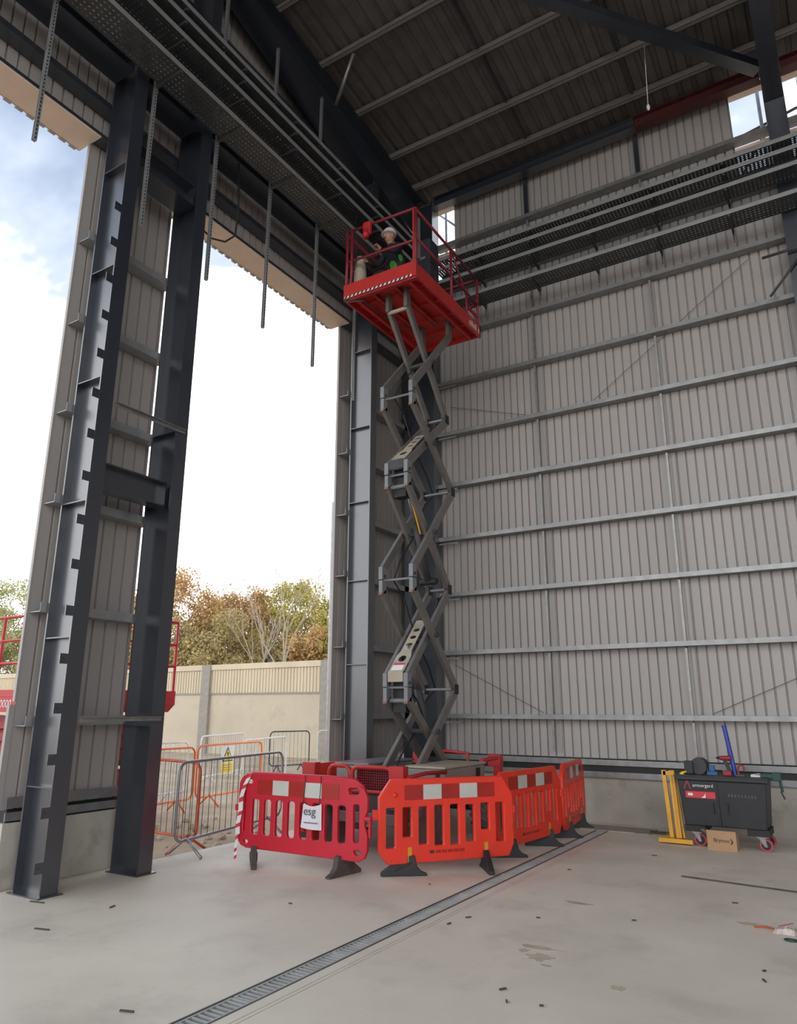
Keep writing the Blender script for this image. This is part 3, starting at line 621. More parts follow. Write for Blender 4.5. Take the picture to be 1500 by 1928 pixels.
rail([(nx1, 9.95, PZ+0.2), (nx1, 9.95, ZM)], 0.02, 'guard_post')
MB().box(PX0+0.36, PX0+0.50, ny-0.06, ny+0.01, ZT-0.16, ZT+0.08).build('control_box', 'lift_red', SL, bevel=0.02)
bc = MB(); bc.lathe([(0.05, 0), (0.055, 0.06), (0.045, 0.13), (0.02, 0.16)], (PX0+0.44, ny-0.08, ZT-0.24), (0, 0, 1), 12); bc.build('beacon', 'lift_red2', SL, smooth=True)

# chassis ----------------------------------------------------------------
CX0, CX1, CY0, CY1 = -6.12, -4.62, 7.95, 10.25
b = MB(); b.box(-5.75, -4.95, CY0, CY1, 0.42, 0.66); b.build('chassis_frame', 'dark_metal', SL)
b = MB(); b.box(-5.86, -4.85, CY0-0.06, CY0+0.04, 0.33, 0.46); b.build('bumper_beam', 'arm_grey', SL, bevel=0.01)
b = MB(); b.box(CX0+0.25, CX1-0.3, CY0+0.05, CY0+0.3, 0.46, 0.56); b.build('axle_cover', 'black', SL)
for nm, x0, x1 in (('side_cover', -6.20, -5.68), ('side_cover', -5.08, -4.53)):
    c_ = MB(); c_.box(x0, x1, 8.42, 9.58, 0.66, 0.955); c = c_.build(nm, 'cover_grey', SL, bevel=0.015)
    MB().box(x0-0.015, x1+0.015, 8.40, 9.60, 0.957, 0.985).build('lid', 'plate_tan' if x0 > -5.5 else 'arm_end', c, bevel=0.006)
    MB().box(x1-0.13 if x0 > -5.5 else x0+0.2, x1-0.07 if x0 > -5.5 else x0+0.3, 8.414, 8.42, 0.70, 0.92).build('vent', 'black', c)
MB().box(-4.534, -4.524, 9.30, 9.42, 0.70, 0.92).build('latch_recess', 'black', SL)
# mesh radiator guard at the near end
mg = MB(); mg.box(-5.60, -5.10, 8.06, 8.07, 0.66, 0.98); gm = mg.build('mesh_backing', 'black', SL)
wm = MB()
for k in range(16):
    wm.bar((-5.60+k*0.5/15, 8.05, 0.66), (-5.60+k*0.5/15, 8.05, 0.97), 0.006, 0.006)
for k in range(11): wm.bar((-5.60, 8.045, 0.67+k*0.03), (-5.10, 8.045, 0.67+k*0.03), 0.006, 0.006)
tag(wm.build('mesh_wires', 'lift_red_dark', gm), None, None, None, 'stuff')
def loop(x0, x1, y, z0, z1, r=0.09):
    pts = [(x0, y, z0)]+[(x0+r-r*math.cos(R_(a)), y, z1-r+r*math.sin(R_(a))) for a in (0, 30, 60, 90)]+[(x1-r+r*math.sin(R_(a)), y, z1-r+r*math.cos(R_(a))) for a in (0, 30, 60, 90)]+[(x1, y, z0)]
    MB().tube(pts, 0.027, 10).build('tube_guard', 'lift_red', SL, smooth=True)
loop(-5.95, -5.62, 7.93, 0.55, 0.985); loop(-5.57, -4.97, 7.90, 0.55, 0.985)
MB().tube([(-5.57, 7.9, 0.70), (-4.97, 7.9, 0.70)], 0.022, 8).build('tube_guard', 'lift_red', SL)
MB().tube([(-4.66, 7.72, 0.90), (-4.62, 8.1, 0.93), (-4.50, 8.4, 0.93)], 0.025, 8).build('tube_guard', 'lift_red_dark', SL, smooth=True)
MB().tube([(-5.0, 10.0, 0.60), (-5.0, 10.0, 1.06), (-5.4, 10.0, 1.08)], 0.025, 8).build('tube_guard', 'lift_red', SL, smooth=True)
MB().tube([(-4.60, 9.62, 0.99), (-4.62, 10.2, 1.0)], 0.03, 8).build('tube_guard', 'lift_red2', SL)
# outriggers at the four corners
for x, y, sg in ((-4.72, 7.70, 1), (-4.72, 10.44, 1), (-6.02, 7.70, -1), (-6.02, 10.44, -1)):
    o = MB().box(x-0.055, x+0.055, y-0.055, y+0.055, 0.12, 1.0).build('outrigger_leg', 'lift_red', SL, bevel=0.008)
    b = MB().box(x-0.14, x+0.06, y-0.062, y+0.062, 0.86, 1.03); b.build('outrigger_head', 'lift_red', o, bevel=0.008)
    MB().lathe([(0.10, 0), (0.10, 0.025), (0.04, 0.05), (0.04, 0.13)], (x, y, 0.0), (0, 0, 1), 14).build('outrigger_pad', 'dark_metal', o)
    MB().bar((x, y, 0.60), (x-sg*0.35, y+(0.3 if y < 9 else -0.3), 0.55), 0.08, 0.12).build('outrigger_arm', 'dark_metal', o)
def wheel(parent, x, y, r, w, sg, hub='lift_red_dark'):
    ty = MB().lathe([(r*0.55, -w/2), (r*0.88, -w/2), (r*0.97, -w*0.38), (r*0.97, w*0.38), (r*0.88, w/2), (r*0.55, w/2)], (x, y, r), (1, 0, 0), 24).build('tyre', 'rubber', parent, smooth=False)
    lg = MB()
    for k in range(18):
        a = 2*math.pi*k/18
        for s_ in (-1, 1):
            a2 = a+(0.17 if s_ > 0 else 0); a3 = a2+0.22
            p = Vector((x+s_*w*0.02, y+r*0.985*math.cos(a2), r+r*0.985*math.sin(a2))); q = Vector((x+s_*w*0.5, y+r*0.96*math.cos(a3), r+r*0.96*math.sin(a3)))
            lg.bar(p, q, 0.045, 0.045, (0, math.cos(a2), math.sin(a2)))
    lg.build('tread_lugs', 'rubber', ty)
    MB().lathe([(r*0.5, -w*0.36), (r*0.54, w*0.40*1), (r*0.3, w*0.40), (r*0.22, w*0.47), (0.02, w*0.47)] if sg > 0 else [(0.02, -w*0.47), (r*0.22, -w*0.47), (r*0.3, -w*0.40), (r*0.54, -w*0.40), (r*0.5, w*0.36)], (x, y, r), (1, 0, 0), 20).build('wheel_hub', hub, ty)
for x, sg in ((-4.68, 1), (-6.06, -1)):
    for y in (8.12, 9.98): wheel(SL, x, y, 0.34, 0.25, sg)
for y in (8.12, 9.98): MB().tube([(-6.0, y, 0.34), (-4.75, y, 0.34)], 0.05, 10).build('axle', 'dark_metal', SL)

# ------------------------------------------------------------------ people and gear on the platform
def skin_mesh(verts, edges, root=0, sub=2):
    me = bpy.data.meshes.new('sk'); me.from_pydata([v[:3] for v in verts], edges, []); o = bpy.data.objects.new('sk', me)
    md = o.modifiers.new('skin', 'SKIN'); COL.objects.link(o)
    if not me.skin_vertices: me.attributes
    for i, v in enumerate(verts):
        sv = me.skin_vertices[0].data[i]; sv.radius = (v[3], v[4] if len(v) > 4 else v[3]); sv.use_root = (i == root)
    o.modifiers.new('sub', 'SUBSURF').levels = sub
    COL.objects.unlink(o); return eval_mesh(o)
DZ = PZ+0.14
def person(loc, rz, label, helmet=True):
    p = thing('person', loc, label, 'person', None, rz)
    # faces -y locally; arms raised forward to the work
    V = [(0, 0.10, 0.64, 0.15, 0.11), (0, 0.05, 0.86, 0.15, 0.11), (0, -0.06, 1.07, 0.17, 0.11), (0, -0.09, 1.16, 0.06), (0, -0.11, 1.22, 0.055),
         (-0.10, 0.09, 0.58, 0.085), (-0.12, -0.20, 0.44, 0.06), (-0.11, 0.05, 0.09, 0.045), (-0.11, -0.09, 0.04, 0.04),
         (0.10, 0.09, 0.58, 0.085), (0.12, -0.20, 0.44, 0.06), (0.11, 0.05, 0.09, 0.045), (0.11, -0.09, 0.04, 0.04),
         (-0.20, -0.07, 1.10, 0.06), (-0.27, -0.18, 0.87, 0.047), (-0.20, -0.42, 0.82, 0.036),
         (0.20, -0.07, 1.10, 0.06), (0.27, -0.20, 0.88, 0.047), (0.18, -0.42, 0.86, 0.036)]
    E_ = [(0, 1), (1, 2), (2, 3), (3, 4), (0, 5), (5, 6), (6, 7), (7, 8), (0, 9), (9, 10), (10, 11), (11, 12), (2, 13), (13, 14), (14, 15), (2, 16), (16, 17), (17, 18)]
    body = finish('body', skin_mesh(V, E_), 'clothes', p, True)
    hd = MB(); hd.blob((0, -0.13, 1.330), (0.075, 0.095, 0.12), 16, 12); hd.blob((0, -0.225, 1.315), (0.016, 0.025, 0.025), 8, 6); hd.blob((-0.078, -0.12, 1.325), (0.014, 0.025, 0.035), 8, 6); hd.blob((0.078, -0.12, 1.325), (0.014, 0.025, 0.035), 8, 6); hd.tube([(0, -0.10, 1.170), (0, -0.12, 1.270)], 0.05, 12)
    h = MB.build_local(hd, 'head', 'skin', p)
    fe = MB(); fe.blob((-0.03, -0.212, 1.345), (0.012, 0.008, 0.008), 8, 5); fe.blob((0.03, -0.212, 1.345), (0.012, 0.008, 0.008), 8, 5); fe.box(-0.025, 0.025, -0.224, -0.212, 1.275, 1.281); MB.build_local(fe, 'eyes_and_mouth', 'ink', h)
    if helmet:
        hm = MB(); n = 18
        prof = [(0.118, 0.0), (0.116, 0.03), (0.104, 0.07), (0.078, 0.105), (0.04, 0.122), (0.004, 0.126)]
        hm.lathe(prof, (0, -0.125, 1.365), (0, 0, 1), n); hm.lathe([(0.118, 0), (0.13, 0.004), (0.118, 0.012)], (0, -0.145, 1.362), (0, 0, 1), n)
        MB.build_local(hm, 'helmet', 'helmet', p)
    vest = [(v[0], v[1], v[2], v[3]+0.014, v[4]+0.014) for v in V[0:3]]
    vm = skin_mesh([(0, 0.09, 0.68, .163, .122), (0, 0.05, 0.86, .163, .122), (0, -0.055, 1.06, .182, .122)], [(0, 1), (1, 2)])
    finish('vest', vm, 'hivis', p, True)
    for sx, (wx, wy, wz) in ((-1, (-0.20, -0.42, 0.82)), (1, (0.18, -0.42, 0.86))):
        hv = [(wx, wy, wz, 0.026, 0.03), (wx, wy-0.07, wz+0.03, 0.032, 0.018)]; he = [(0, 1)]
        for k in range(4):
            ox = (-0.027+0.018*k); b0 = len(hv); L = (0.030, 0.036, 0.034, 0.026)[k]
            hv += [(wx+ox, wy-0.095, wz+0.045, 0.009), (wx+ox, wy-0.095-L, wz+0.04, 0.008), (wx+ox, wy-0.10-L*1.2, wz+0.01, 0.007)]; he += [(1, b0), (b0, b0+1), (b0+1, b0+2)]
        b0 = len(hv); hv += [(wx-sx*0.035, wy-0.05, wz+0.005, 0.010), (wx-sx*0.045, wy-0.085, wz-0.005, 0.008)]; he += [(0, b0), (b0, b0+1)]
        finish('hand', skin_mesh(hv, he, 0, 1), 'skin', p, True)
    return p
def _bl(self, name, m, parent, smooth=True):
    me = bpy.data.meshes.new(name); me.from_pydata(self.v, [], self.f); me.update(); return finish(name, me, m, parent, smooth)
MB.build_local = _bl
person((-5.68, 9.05, DZ), R_(-20), 'worker in a white helmet and green vest on the raised platform')
bag = thing('tool_bag', (-5.75, 8.75, DZ), 'dark bulky tool bag on the platform behind the toe board', 'bag')
b = MB(); b.blob((-5.72, 8.72, DZ+0.28), (0.26, 0.20, 0.27), 14, 9); b.build('bag_body', 'clothes', bag, smooth=True)
b = MB(); b.tube([(-5.9, 8.7, DZ+0.42), (-5.85, 8.68, DZ+0.60), (-5.6, 8.68, DZ+0.60), (-5.55, 8.7, DZ+0.42)], 0.015, 8); b.build('bag_handle', 'black', bag, smooth=True)
rb = thing('rubble_sack', (-5.97, 8.45, DZ), 'pale sack standing in the near left corner of the platform', 'sack')
b = MB(); b.lathe([(0.09, 0), (0.105, 0.15), (0.10, 0.42), (0.085, 0.58), (0.05, 0.66), (0.065, 0.72)], (-5.96, 8.44, DZ), (0, 0, 1), 12); b.build('sack_body', 'plate_tan', rb, smooth=True)
b = MB(); b.tube([(-5.96+0.055*math.cos(a), 8.44+0.055*math.sin(a), DZ+0.655) for a in [i*math.pi/6 for i in range(12)]], 0.008, 6, True); b.build('tie', 'white', rb)
eq = thing('equipment_case', (-5.08, 9.0, DZ), 'tall dark equipment case at the right rail of the raised platform', 'case')
MB().box(-5.18, -4.90, 8.85, 9.15, DZ+0.02, DZ+0.98).build('case_body', 'clothes', eq, bevel=0.03); MB().box(-5.16, -4.92, 8.87, 9.13, DZ, DZ+0.02).build('case_foot', 'black', eq); MB().box(-5.10, -4.98, 8.835, 8.85, DZ+0.60, DZ+0.64).build('latch', 'galv', eq)
# ================================================================== BARRIERS
FR = frame_m((0, 0, 0), (1, 0, 0), (0, 0, 1))      # panel drawn in x-z
def lplate(name, outer, holes, thick, y, m, parent, bevel=0.0):
    Mx = FR.copy(); Mx.translation = Vector((0, y, 0)); return finish(name, place(plate_mesh(outer, holes, thick, bevel), Mx), m, parent)
def lbox(name, b, m, parent, bevel=0):
    o = MB().box(*b); me = bpy.data.meshes.new(name); me.from_pydata(o.v, [], o.f); return finish(name, me, m, parent, False, bevel)
def foot(parent, x, m, flip=1, rot=0.0, top=0.20):
    b = MB(); P = [(-0.30, 0), (-0.30, 0.035), (-0.06, top), (0.06, top), (0.085, 0.09), (0.13, 0.045), (0.19, 0.02), (0.19, 0)]
    b.prism([(0, flip*u, z) for u, z in P], (-0.032, 0, 0), (0.032, 0, 0))
    b.prism([(0, flip*u*0.55, z*0.5+0.03) for u, z in P[1:4]], (-0.045, 0, 0), (0.045, 0, 0))
    Mx = Matrix.Translation((x, 0, 0)) @ Matrix.Rotation(rot, 4, 'Z'); me = bpy.data.meshes.new('foot'); me.from_pydata([Mx @ v for v in b.v], [], b.f)
    return finish('foot', me, m, parent, False, 0.008)
def barrier_round(p0, p1, label, frot=(0, 0)):
    p0, p1 = Vector(p0), Vector(p1); c = (p0+p1)/2; W = (p1-p0).length
    t = thing('safety_barrier', (c.x, c.y, 0), label, 'barrier', 'plastic safety barriers around the lift', math.atan2(p1.y-p0.y, p1.x-p0.x))
    h = W/2
    outer = [(-h+.06, .20), (-h+.14, .175), (h-.10, .165), (h-.03, .20), (h, .27), (h, .42), (h-.035, .50), (h-.035, .58), (h, .66), (h, .78), (h-.05, .88), (h-.16, .94), (h-.35, .955), (-h+.16, .955), (-h+.06, .93), (-h+.01, .86), (-h+.005, .70), (-h+.04, .60), (-h+.04, .50), (-h, .40), (-h, .28)]
    holes = []; n = 8; s0 = -h+0.19; p = (W-0.40)/n
    for k in range(n): holes.append(rrect(s0+k*p+0.006, s0+(k+1)*p-0.045, .31, .70, .04))
    holes += [rrect(h-.175, h-.085, .33, .72, .03), rrect(h-.24, h-.09, .80, .88, .035), circ(h-.11, .245, .055, .035, 12), circ(-h+.15, .875, .06, .032, 12), circ(-h+.13, .235, .045, .03, 12), rrect(-h+.075, -h+.115, .33, .80, .018)]
    pn = lplate('panel', outer, holes, 0.03, 0, 'barrier_red', t, 0.008)
    tb = MB().tube([(-h+.10, 0, .94), (-h+.2, 0, .958), (h-.33, 0, .958), (h-.15, 0, .942), (h-.05, 0, .88)], 0.026, 8); tb.build_local('top_rim', 'barrier_red', t)
    x0 = -h+0.27; pw = (W-0.62)/5
    for k in range(5): lbox('reflector', (x0+k*pw, x0+(k+1)*pw, -.0275, -.0235, .745, .90), 'reflect_white' if k % 2 else 'reflect_red', t)
    lbox('hook', (-h-.05, -h+.01, -.02, .02, .55, .62), 'barrier_red', t, 0.006); lbox('hook', (h-.035, h+.045, -.02, .02, .56, .60), 'barrier_red', t, 0.006); lbox('hook', (h+.02, h+.045, -.02, .02, .40, .56), 'barrier_red', t, 0.006)
    foot(t, -h+0.24, 'foot_brown', 1, frot[0]); foot(t, h-0.33, 'foot_brown', -1, frot[1])
    return t, h
def barrier_cham(p0, p1, label, frot=(0, 0)):
    p0, p1 = Vector(p0), Vector(p1); c = (p0+p1)/2; W = (p1-p0).length; h = W/2
    t = thing('safety_barrier', (c.x, c.y, 0), label, 'barrier', 'plastic safety barriers around the lift', math.atan2(p1.y-p0.y, p1.x-p0.x))
    outer = [(-h, .25), (-h+.10, .13), (h-.06, .13), (h, .25), (h, .76), (h-.13, .95), (-h+.13, .95), (-h, .78)]
    holes = []; n = 8; p = (W-.10)/n
    bt = [.27, .37, .29, .27, .27, .29, .40, .27]; tp_ = [.68, .68, .68, .69, .69, .68, .69, .69]
    for k in range(n): holes.append(rrect(-h+.06+k*p+.008, -h+.06+(k+1)*p-.058, bt[k], tp_[k], .018, 3))
    lplate('panel', outer, holes, 0.035, 0, 'barrier_orange', t, 0.008)
    x0 = -h+0.28; pw = (W-0.50)/5
    for k in range(5): lbox('reflector', (x0+k*pw, x0+(k+1)*pw, -.030, -.0255, .745, .895), 'reflect_white' if k % 2 else 'reflect_red', t)
    b = MB().lathe([(0.026, 0), (0.026, 0.012), (0.01, 0.02)], (-h+.17, -.025, .80), (0, -1, 0), 12); b.build_local('boss', 'barrier_orange', t)
    for x in (-h+.34, h-.34): lbox('yellow_tab', (x-.022, x+.022, -.0295, -.0255, .135, .28), 'tab_yellow', t)
    for k in range(6): lbox('printed_mark', (-h*.28+k*.07, -h*.28+k*.07+(.05 if k == 0 else .058), -.0275, -.0255, .205, .235), 'card_ink' if k == 0 else 'reflect_red', t)
    lbox('hook', (-h-.07, -h+.01, -.02, .02, .56, .66), 'barrier_orange', t, 0.006); lbox('hook', (h-.01, h+.04, -.02, .02, .56, .64), 'barrier_orange', t, 0.006)
    foot(t, -h+0.34, 'foot_plastic', 1, frot[0]); foot(t, h-0.34, 'foot_plastic', 1, frot[1])
    return t
tA, hA = barrier_round((-6.285, 6.672), (-4.545, 6.741), 'darker red rounded barrier with a paper notice tied to it', (R_(42), R_(-10)))
barrier_cham((-4.484, 6.861), (-3.526, 8.118), 'bright orange-red barrier facing the camera with two yellow tabs', (R_(-105), R_(-15)))
barrier_cham((-3.80, 8.28), (-3.60, 9.88), 'orange-red barrier seen at a slant beside the floor drain', (R_(-141), R_(-150)))
barrier_cham((-3.585, 9.94), (-3.80, 11.50), 'orange-red barrier farthest right, ending at the back wall', (R_(-156), R_(-165)))
barrier_cham((-6.50, 9.70), (-6.50, 8.05), 'orange-red barrier behind the lift, in front of the grey column')
# paper notice tied to the red barrier (a thing of its own)
nt = thing('paper_notice', tuple(tA.location)[:2]+(0,), 'white paper notice with printed lettering tied to the red barrier', 'notice', None, tA.rotation_euler.z)
b = MB(); nx, nz = 8, 8; x0n, x1n = 0.07, 0.315
for j in range(nz+1):
    for i in range(nx+1):
        u, v = i/nx, j/nz; sag = 0.03*math.sin(u*math.pi)*v; curl = -0.02*(1-v)**2*math.cos(u*2)
        b.v.append(Vector((x0n+(x1n-x0n)*u-(0.012 if u < .5 else 0)*(1-v), -0.045+curl-0.01*math.sin(u*3.1), 0.43+0.265*v-sag+(0.018*(1-u)**3)*(1-v))))
for j in range(nz):
    for i in range(nx): a = j*(nx+1)+i; b.f.append((a, a+1, a+nx+2, a+nx+1))
b.build_local('sheet', 'paper', nt)
MR = FR.copy(); MR.translation = Vector((0.09, -0.066, 0.575))
cu_t = bpy.data.curves.new('txt', 'FONT'); cu_t.body = 'esg'; cu_t.size = 0.125; cu_t.extrude = 0.0006
finish('lettering', place(eval_mesh(bpy.data.objects.new('txt', cu_t)), MR), 'ink', nt)
lbox('printed_line', (0.10, 0.285, -.070, -.069, .495, .504), 'ink', nt)
for x in (0.075, 0.285): MB().tube([(x, -.05, .68), (x-.008, -.03, .76), (x+.004, -.032, .90), (x, -.03, .97), (x, .02, .985)], 0.004, 5).build_local('cable_tie', 'black', nt)
# red and white tape hanging from the left end of that barrier
tpz = thing('hazard_ribbon', tuple(tA.location)[:2]+(0,), 'red and white warning tape trailing from the left end of the red barrier', 'tape', None, tA.rotation_euler.z)
pts = [(-hA+.16, -.03, .95), (-hA+.10, -.04, .84), (-hA+.055, -.045, .70), (-hA+.06, -.05, .55), (-hA+.03, -.05, .42), (-hA+.035, -.05, .30), (-hA+.02, -.055, .16), (-hA+.03, -.06, .05)]
fine = []
for i in range(len(pts)-1):
    for k in range(3): fine.append(tuple(pts[i][j]+(pts[i+1][j]-pts[i][j])*k/3 for j in range(3)))
fine.append(pts[-1])
for i in range(len(fine)-1):
    p, q = Vector(fine[i]), Vector(fine[i+1]); w = Vector((0.032*(1 if i < 15 else .6), 0, 0.012)); b = MB().quad(p-w, p+w, q+w, q-w); b.build_local('tape_band', ('white', 'label_red')[(i % 3) == 0] if i < 20 else 'label_red', tpz)

# ------------------------------------------------------------------ crowd-control fences
def fence(p0, p1, m, label, z=0.0, h=1.06, bars='fence_dark', legs=(0.2, 0.8), nb=None, legm=None):
    p0, p1 = Vector(p0+(0,)), Vector(p1+(0,)); c = (p0+p1)/2; L = (p1-p0).length; a = L/2
    t = thing('crowd_fence', (c.x, c.y, z), label, 'fence', 'metal crowd fences in the yard', math.atan2(p1.y-p0.y, p1.x-p0.x))
    pts = [(x, 0, y) for x, y in rrect(-a, a, 0.18, h, 0.13, 5)]; MB().tube(pts, 0.019, 8, True).build_local('frame', m, t)
    n = nb or int(L/0.125)
    for k in range(1, n): MB().tube([(-a+L*k/n, 0, 0.18), (-a+L*k/n, 0, h)], 0.0042, 5).build_local('bar', bars, t)
    for f in legs:
        x = -a+L*f
        for s_ in (-1, 1): MB().tube([(x, 0, 0.20), (x+0.06*s_, 0.27*s_, 0.012)], 0.017, 8).build_local('leg', legm or m, t)
    return t
fence((-6.98, 6.36), (-7.48, 8.80), 'fence_steel', 'nearest steel crowd fence leaning along the slab edge', legs=(0.09, 0.85))
fence((-9.25, 7.35), (-7.42, 7.12), 'fence_rust', 'rust-red crowd fence behind the nearest steel one', -0.1, 1.10, legs=(0.25, 0.9))
fence((-10.55, 8.15), (-10.65, 10.05), 'fence_orange', 'orange crowd fence just right of the dark column', -0.1, 1.08, bars='fence_white')
f3 = fence((-10.68, 10.15), (-10.95, 12.2), 'fence_orange', 'orange crowd fence carrying the yellow warning sign', -0.1, 1.10, bars='fence_steel', legm='fence_orange')
fence((-11.55, 8.6), (-11.75, 10.9), 'fence_white', 'pale crowd fence behind the first orange one', -0.1, 1.12, bars='fence_white')
fence((-11.6, 12.35), (-12.3, 14.6), 'fence_white', 'pale galvanised crowd fence right of the warning sign', -0.1, 1.10, bars='fence_steel', legm='yellow')
fence((-13.6, 13.0), (-14.4, 15.3), 'fence_white', 'pale crowd fence farther back right of the warning sign', -0.1, 1.12, bars='fence_steel')
fence((-14.6, 16.6), (-14.2, 17.9), 'fence_dark', 'small black crowd fence left of the grey column', -0.1, 1.12)
fence((-14.2, 18.3), (-13.4, 19.8), 'fence_white', 'white crowd fence partly hidden by the grey column', -0.1, 1.12, bars='fence_steel')
sg = thing('warning_sign', (-10.74, 10.95, 0.45), 'white board with a yellow warning triangle hung on the orange fence', 'sign', None, R_(90+7.5))
def slp(name, outer, y, m, th=0.004, holes=[]):
    Mx = frame_m((0, -y, 0), (1, 0, 0), (0, 0, 1)); return finish(name, place(plate_mesh(outer, holes, th), Mx), m, sg)
slp('board', [(-.20, 0.0), (.20, 0.0), (.20, .52), (-.20, .52)], 0.03, 'white', 0.006)
slp('yellow_panel', [(-.18, .02), (.18, .02), (.18, .20), (-.18, .20)], 0.035, 'sign_yellow')
slp('triangle_border', [(-.17, .23), (.17, .23), (0, .50)], 0.036, 'black')
slp('triangle', [(-.135, .25), (.135, .25), (0, .46)], 0.039, 'sign_yellow')
slp('exclamation_mark', [(-.012, .30), (.012, .30), (.02, .40), (-.02, .40)], 0.042, 'black'); slp('exclamation_mark', circ(0, .275, .014), 0.042, 'black')
for k in range(3): slp('printed_line', [(-.13, .155-.045*k), (.13, .155-.045*k), (.13, .17-.045*k), (-.13, .17-.045*k)], 0.038, 'wall_post')

# ------------------------------------------------------------------ second scissor lift, stowed in the yard
S2 = thing('scissor_lift', (-11, 7.5, -0.1), 'lowered red scissor lift parked outside behind the dark columns', 'scissor lift')
x0, x1, y0, y1 = -12.5, -9.56, 6.56, 8.50; zb = 1.62; zd = 1.95
b = MB(); b.prism([(x0, y0, zd), (x1, y0, zd), (x1, y0, zb+.12), (x1-.14, y0, zb), (x0, y0, zb)], (0, 0, 0), (0, 0.04, 0)); b.build('side_skirt', 'lift_red2', S2)
b = MB(); b.prism([(x0, y1, zd), (x1, y1, zd), (x1, y1, zb+.12), (x1-.14, y1, zb), (x0, y1, zb)], (0, -0.04, 0), (0, 0, 0)); b.build('side_skirt', 'lift_red2', S2)
b = MB(); b.box(x1-.03, x1, y0+.04, y1-.04, zb+.12, zd); b.prism([(x1, 0, zb+.12), (x1-.03, 0, zb+.12), (x1-.16, 0, zb), (x1-.13, 0, zb)], (0, y0+.04, 0), (0, y1-.04, 0)); b.build('end_skirt', 'lift_red2', S2)
MB().box(x0, x1-.03, y0+.04, y1-.04, zd-.12, zd-.08).build('deck', 'lift_red_dark', S2)
MB().box(x0, x1, y0-.012, y0, zd-.10, zd-.07).build('trim_strip', 'lift_red', S2)
text('lettering', '0845 745 0000', 0.165, frame_m((-11.89, y0-0.004, zb+0.07), (1, 0, 0), (0, 0, 1)), 'white', S2, shear=0.12, sx=0.95)
text('lettering', 'PLATFORMS', 0.15, frame_m((x1+0.002, y0+0.25, zb+0.16), (0, 1, 0), (0, 0, 1)), 'white', S2, shear=0.12) if False else None
for z in (2.35, 2.70, 3.07):
    for y in (y0+.03, y1-.03): MB().tube([(x0, y, z), (x1-.03, y, z)], 0.022, 8).build('guard_rail', 'lift_red2', S2)
    MB().tube([(x1-.03, y0+.03, z), (x1-.03, y1-.03, z)], 0.022, 8).build('guard_rail', 'lift_red2', S2)
for x in (x0+.03, -11.45, -10.5, x1-.03):
    for y in (y0+.03, y1-.03): MB().tube([(x, y, zd), (x, y, 3.07)], 0.024, 8).build('guard_post', 'lift_red2', S2)
for k in range(4):
    z = 0.82+k*0.19
    for y in (y0+.35, y1-.45): MB().bar((x0+.2, y, z), (x1-.25, y, z+0.14), 0.07, 0.12).build('scissor_arm', 'lift_red_dark', S2); MB().bar((x0+.2, y+.1, z+.14), (x1-.25, y+.1, z), 0.07, 0.12).build('scissor_arm', 'lift_red_dark', S2)
MB().box(x0+.1, x1-.2, y0+.3, y1-.3, 0.40, 0.74).build('chassis', 'lift_red_dark', S2)
MB().box(x0+.3, x1-.7, y0+.02, y0+.32, 0.36, 1.0).build('engine_tray', 'lift_red2', S2)
S2b = S2
for x in (x0+.5, x1-.55):
    for y, s_ in ((y0+.16, -1), (y1-.16, 1)):
        ty = MB().lathe([(0.2, -.13), (.36, -.13), (.40, -.1), (.40, .1), (.36, .13), (.2, .13)], (x, y, 0.30), (0, 1, 0), 20).build('tyre', 'rubber', S2)
        MB().lathe([(0.18, -.10), (.18, .10)], (x, y, 0.30), (0, 1, 0), 14).build('wheel_hub', 'lift_red2', ty)
MB().box(-11.55, -10.95, 7.2, 7.7, zd-.08, zd+.55).build('tool_crate', 'wood', S2)
b = MB(); b.bar((-11.15, 6.95, zd-.08), (-11.0, 7.0, 2.85), .05, .05); b.bar((-11.0, 7.0, 2.85), (-10.5, 7.0, 2.8), .05, .05); b.build('bracket_frame', 'wood', S2)

# ------------------------------------------------------------------ tool chest, stand, box and tools by the back wall
CH = thing('tool_chest', (-1.68, 10.8, 0), 'black site tool chest on red castors against the back wall', 'chest')
X0, X1, Y0, Y1 = -2.20, -1.15, 10.50, 11.08
b = MB(); P = [(X0, Y0, .80), (X1, Y0, .80), (X1-.05, Y0+.02, .25), (X0+.05, Y0+.02, .25)]; b.prism(P, (0, 0, 0), (0, Y1-Y0, 0)); b.build('body', 'chest', CH, bevel=0.012)
MB().box(X0-.03, X1+.03, Y0-.03, Y1+.02, .80, .85).build('lid', 'chest', CH, bevel=0.008); MB().box(X0-.035, X1+.035, Y0-.035, Y1+.02, .85, .858).build('worktop', 'dark_metal', CH)
MB().box((X0+X1)/2-.012-.05, (X0+X1)/2+.012-.05, Y0-.006, Y0+.006, .26, .79).build('door_gap', 'black', CH)
for x in (-1.80, -1.63): MB().box(x, x+.02, Y0-.012, Y0+.012, .40, .54).build('handle', 'black', CH)
for x in (X0+.03, X1-.28): MB().box(x, x+.25, Y0+.05, Y1-.05, .17, .25).build('fork_pocket', 'black', CH)
tx = frame_m((X0+.185, Y0-.004, .72), (1, 0, 0), (0, 0, 1))
text('lettering', 'armorgard', 0.058, tx, 'white', CH, depth=0.001)
b = MB(); b.prism([(X0+.07, Y0-.003, .69), (X0+.09, Y0-.003, .69), (X0+.12, Y0-.003, .77), (X0+.15, Y0-.003, .69), (X0+.17, Y0-.003, .69), (X0+.13, Y0-.003, .79), (X0+.11, Y0-.003, .79)], (0, -.002, 0), (0, 0, 0)); b.build('emblem', 'red_tool', CH)
MB().box(X0+.09, X0+.45, Y0-.003, Y0, .585, .665).build('red_label', 'label_red', CH); MB().box(X0+.12, X0+.18, Y0-.005, Y0-.003, .612, .642).build('label_mark', 'white', CH)
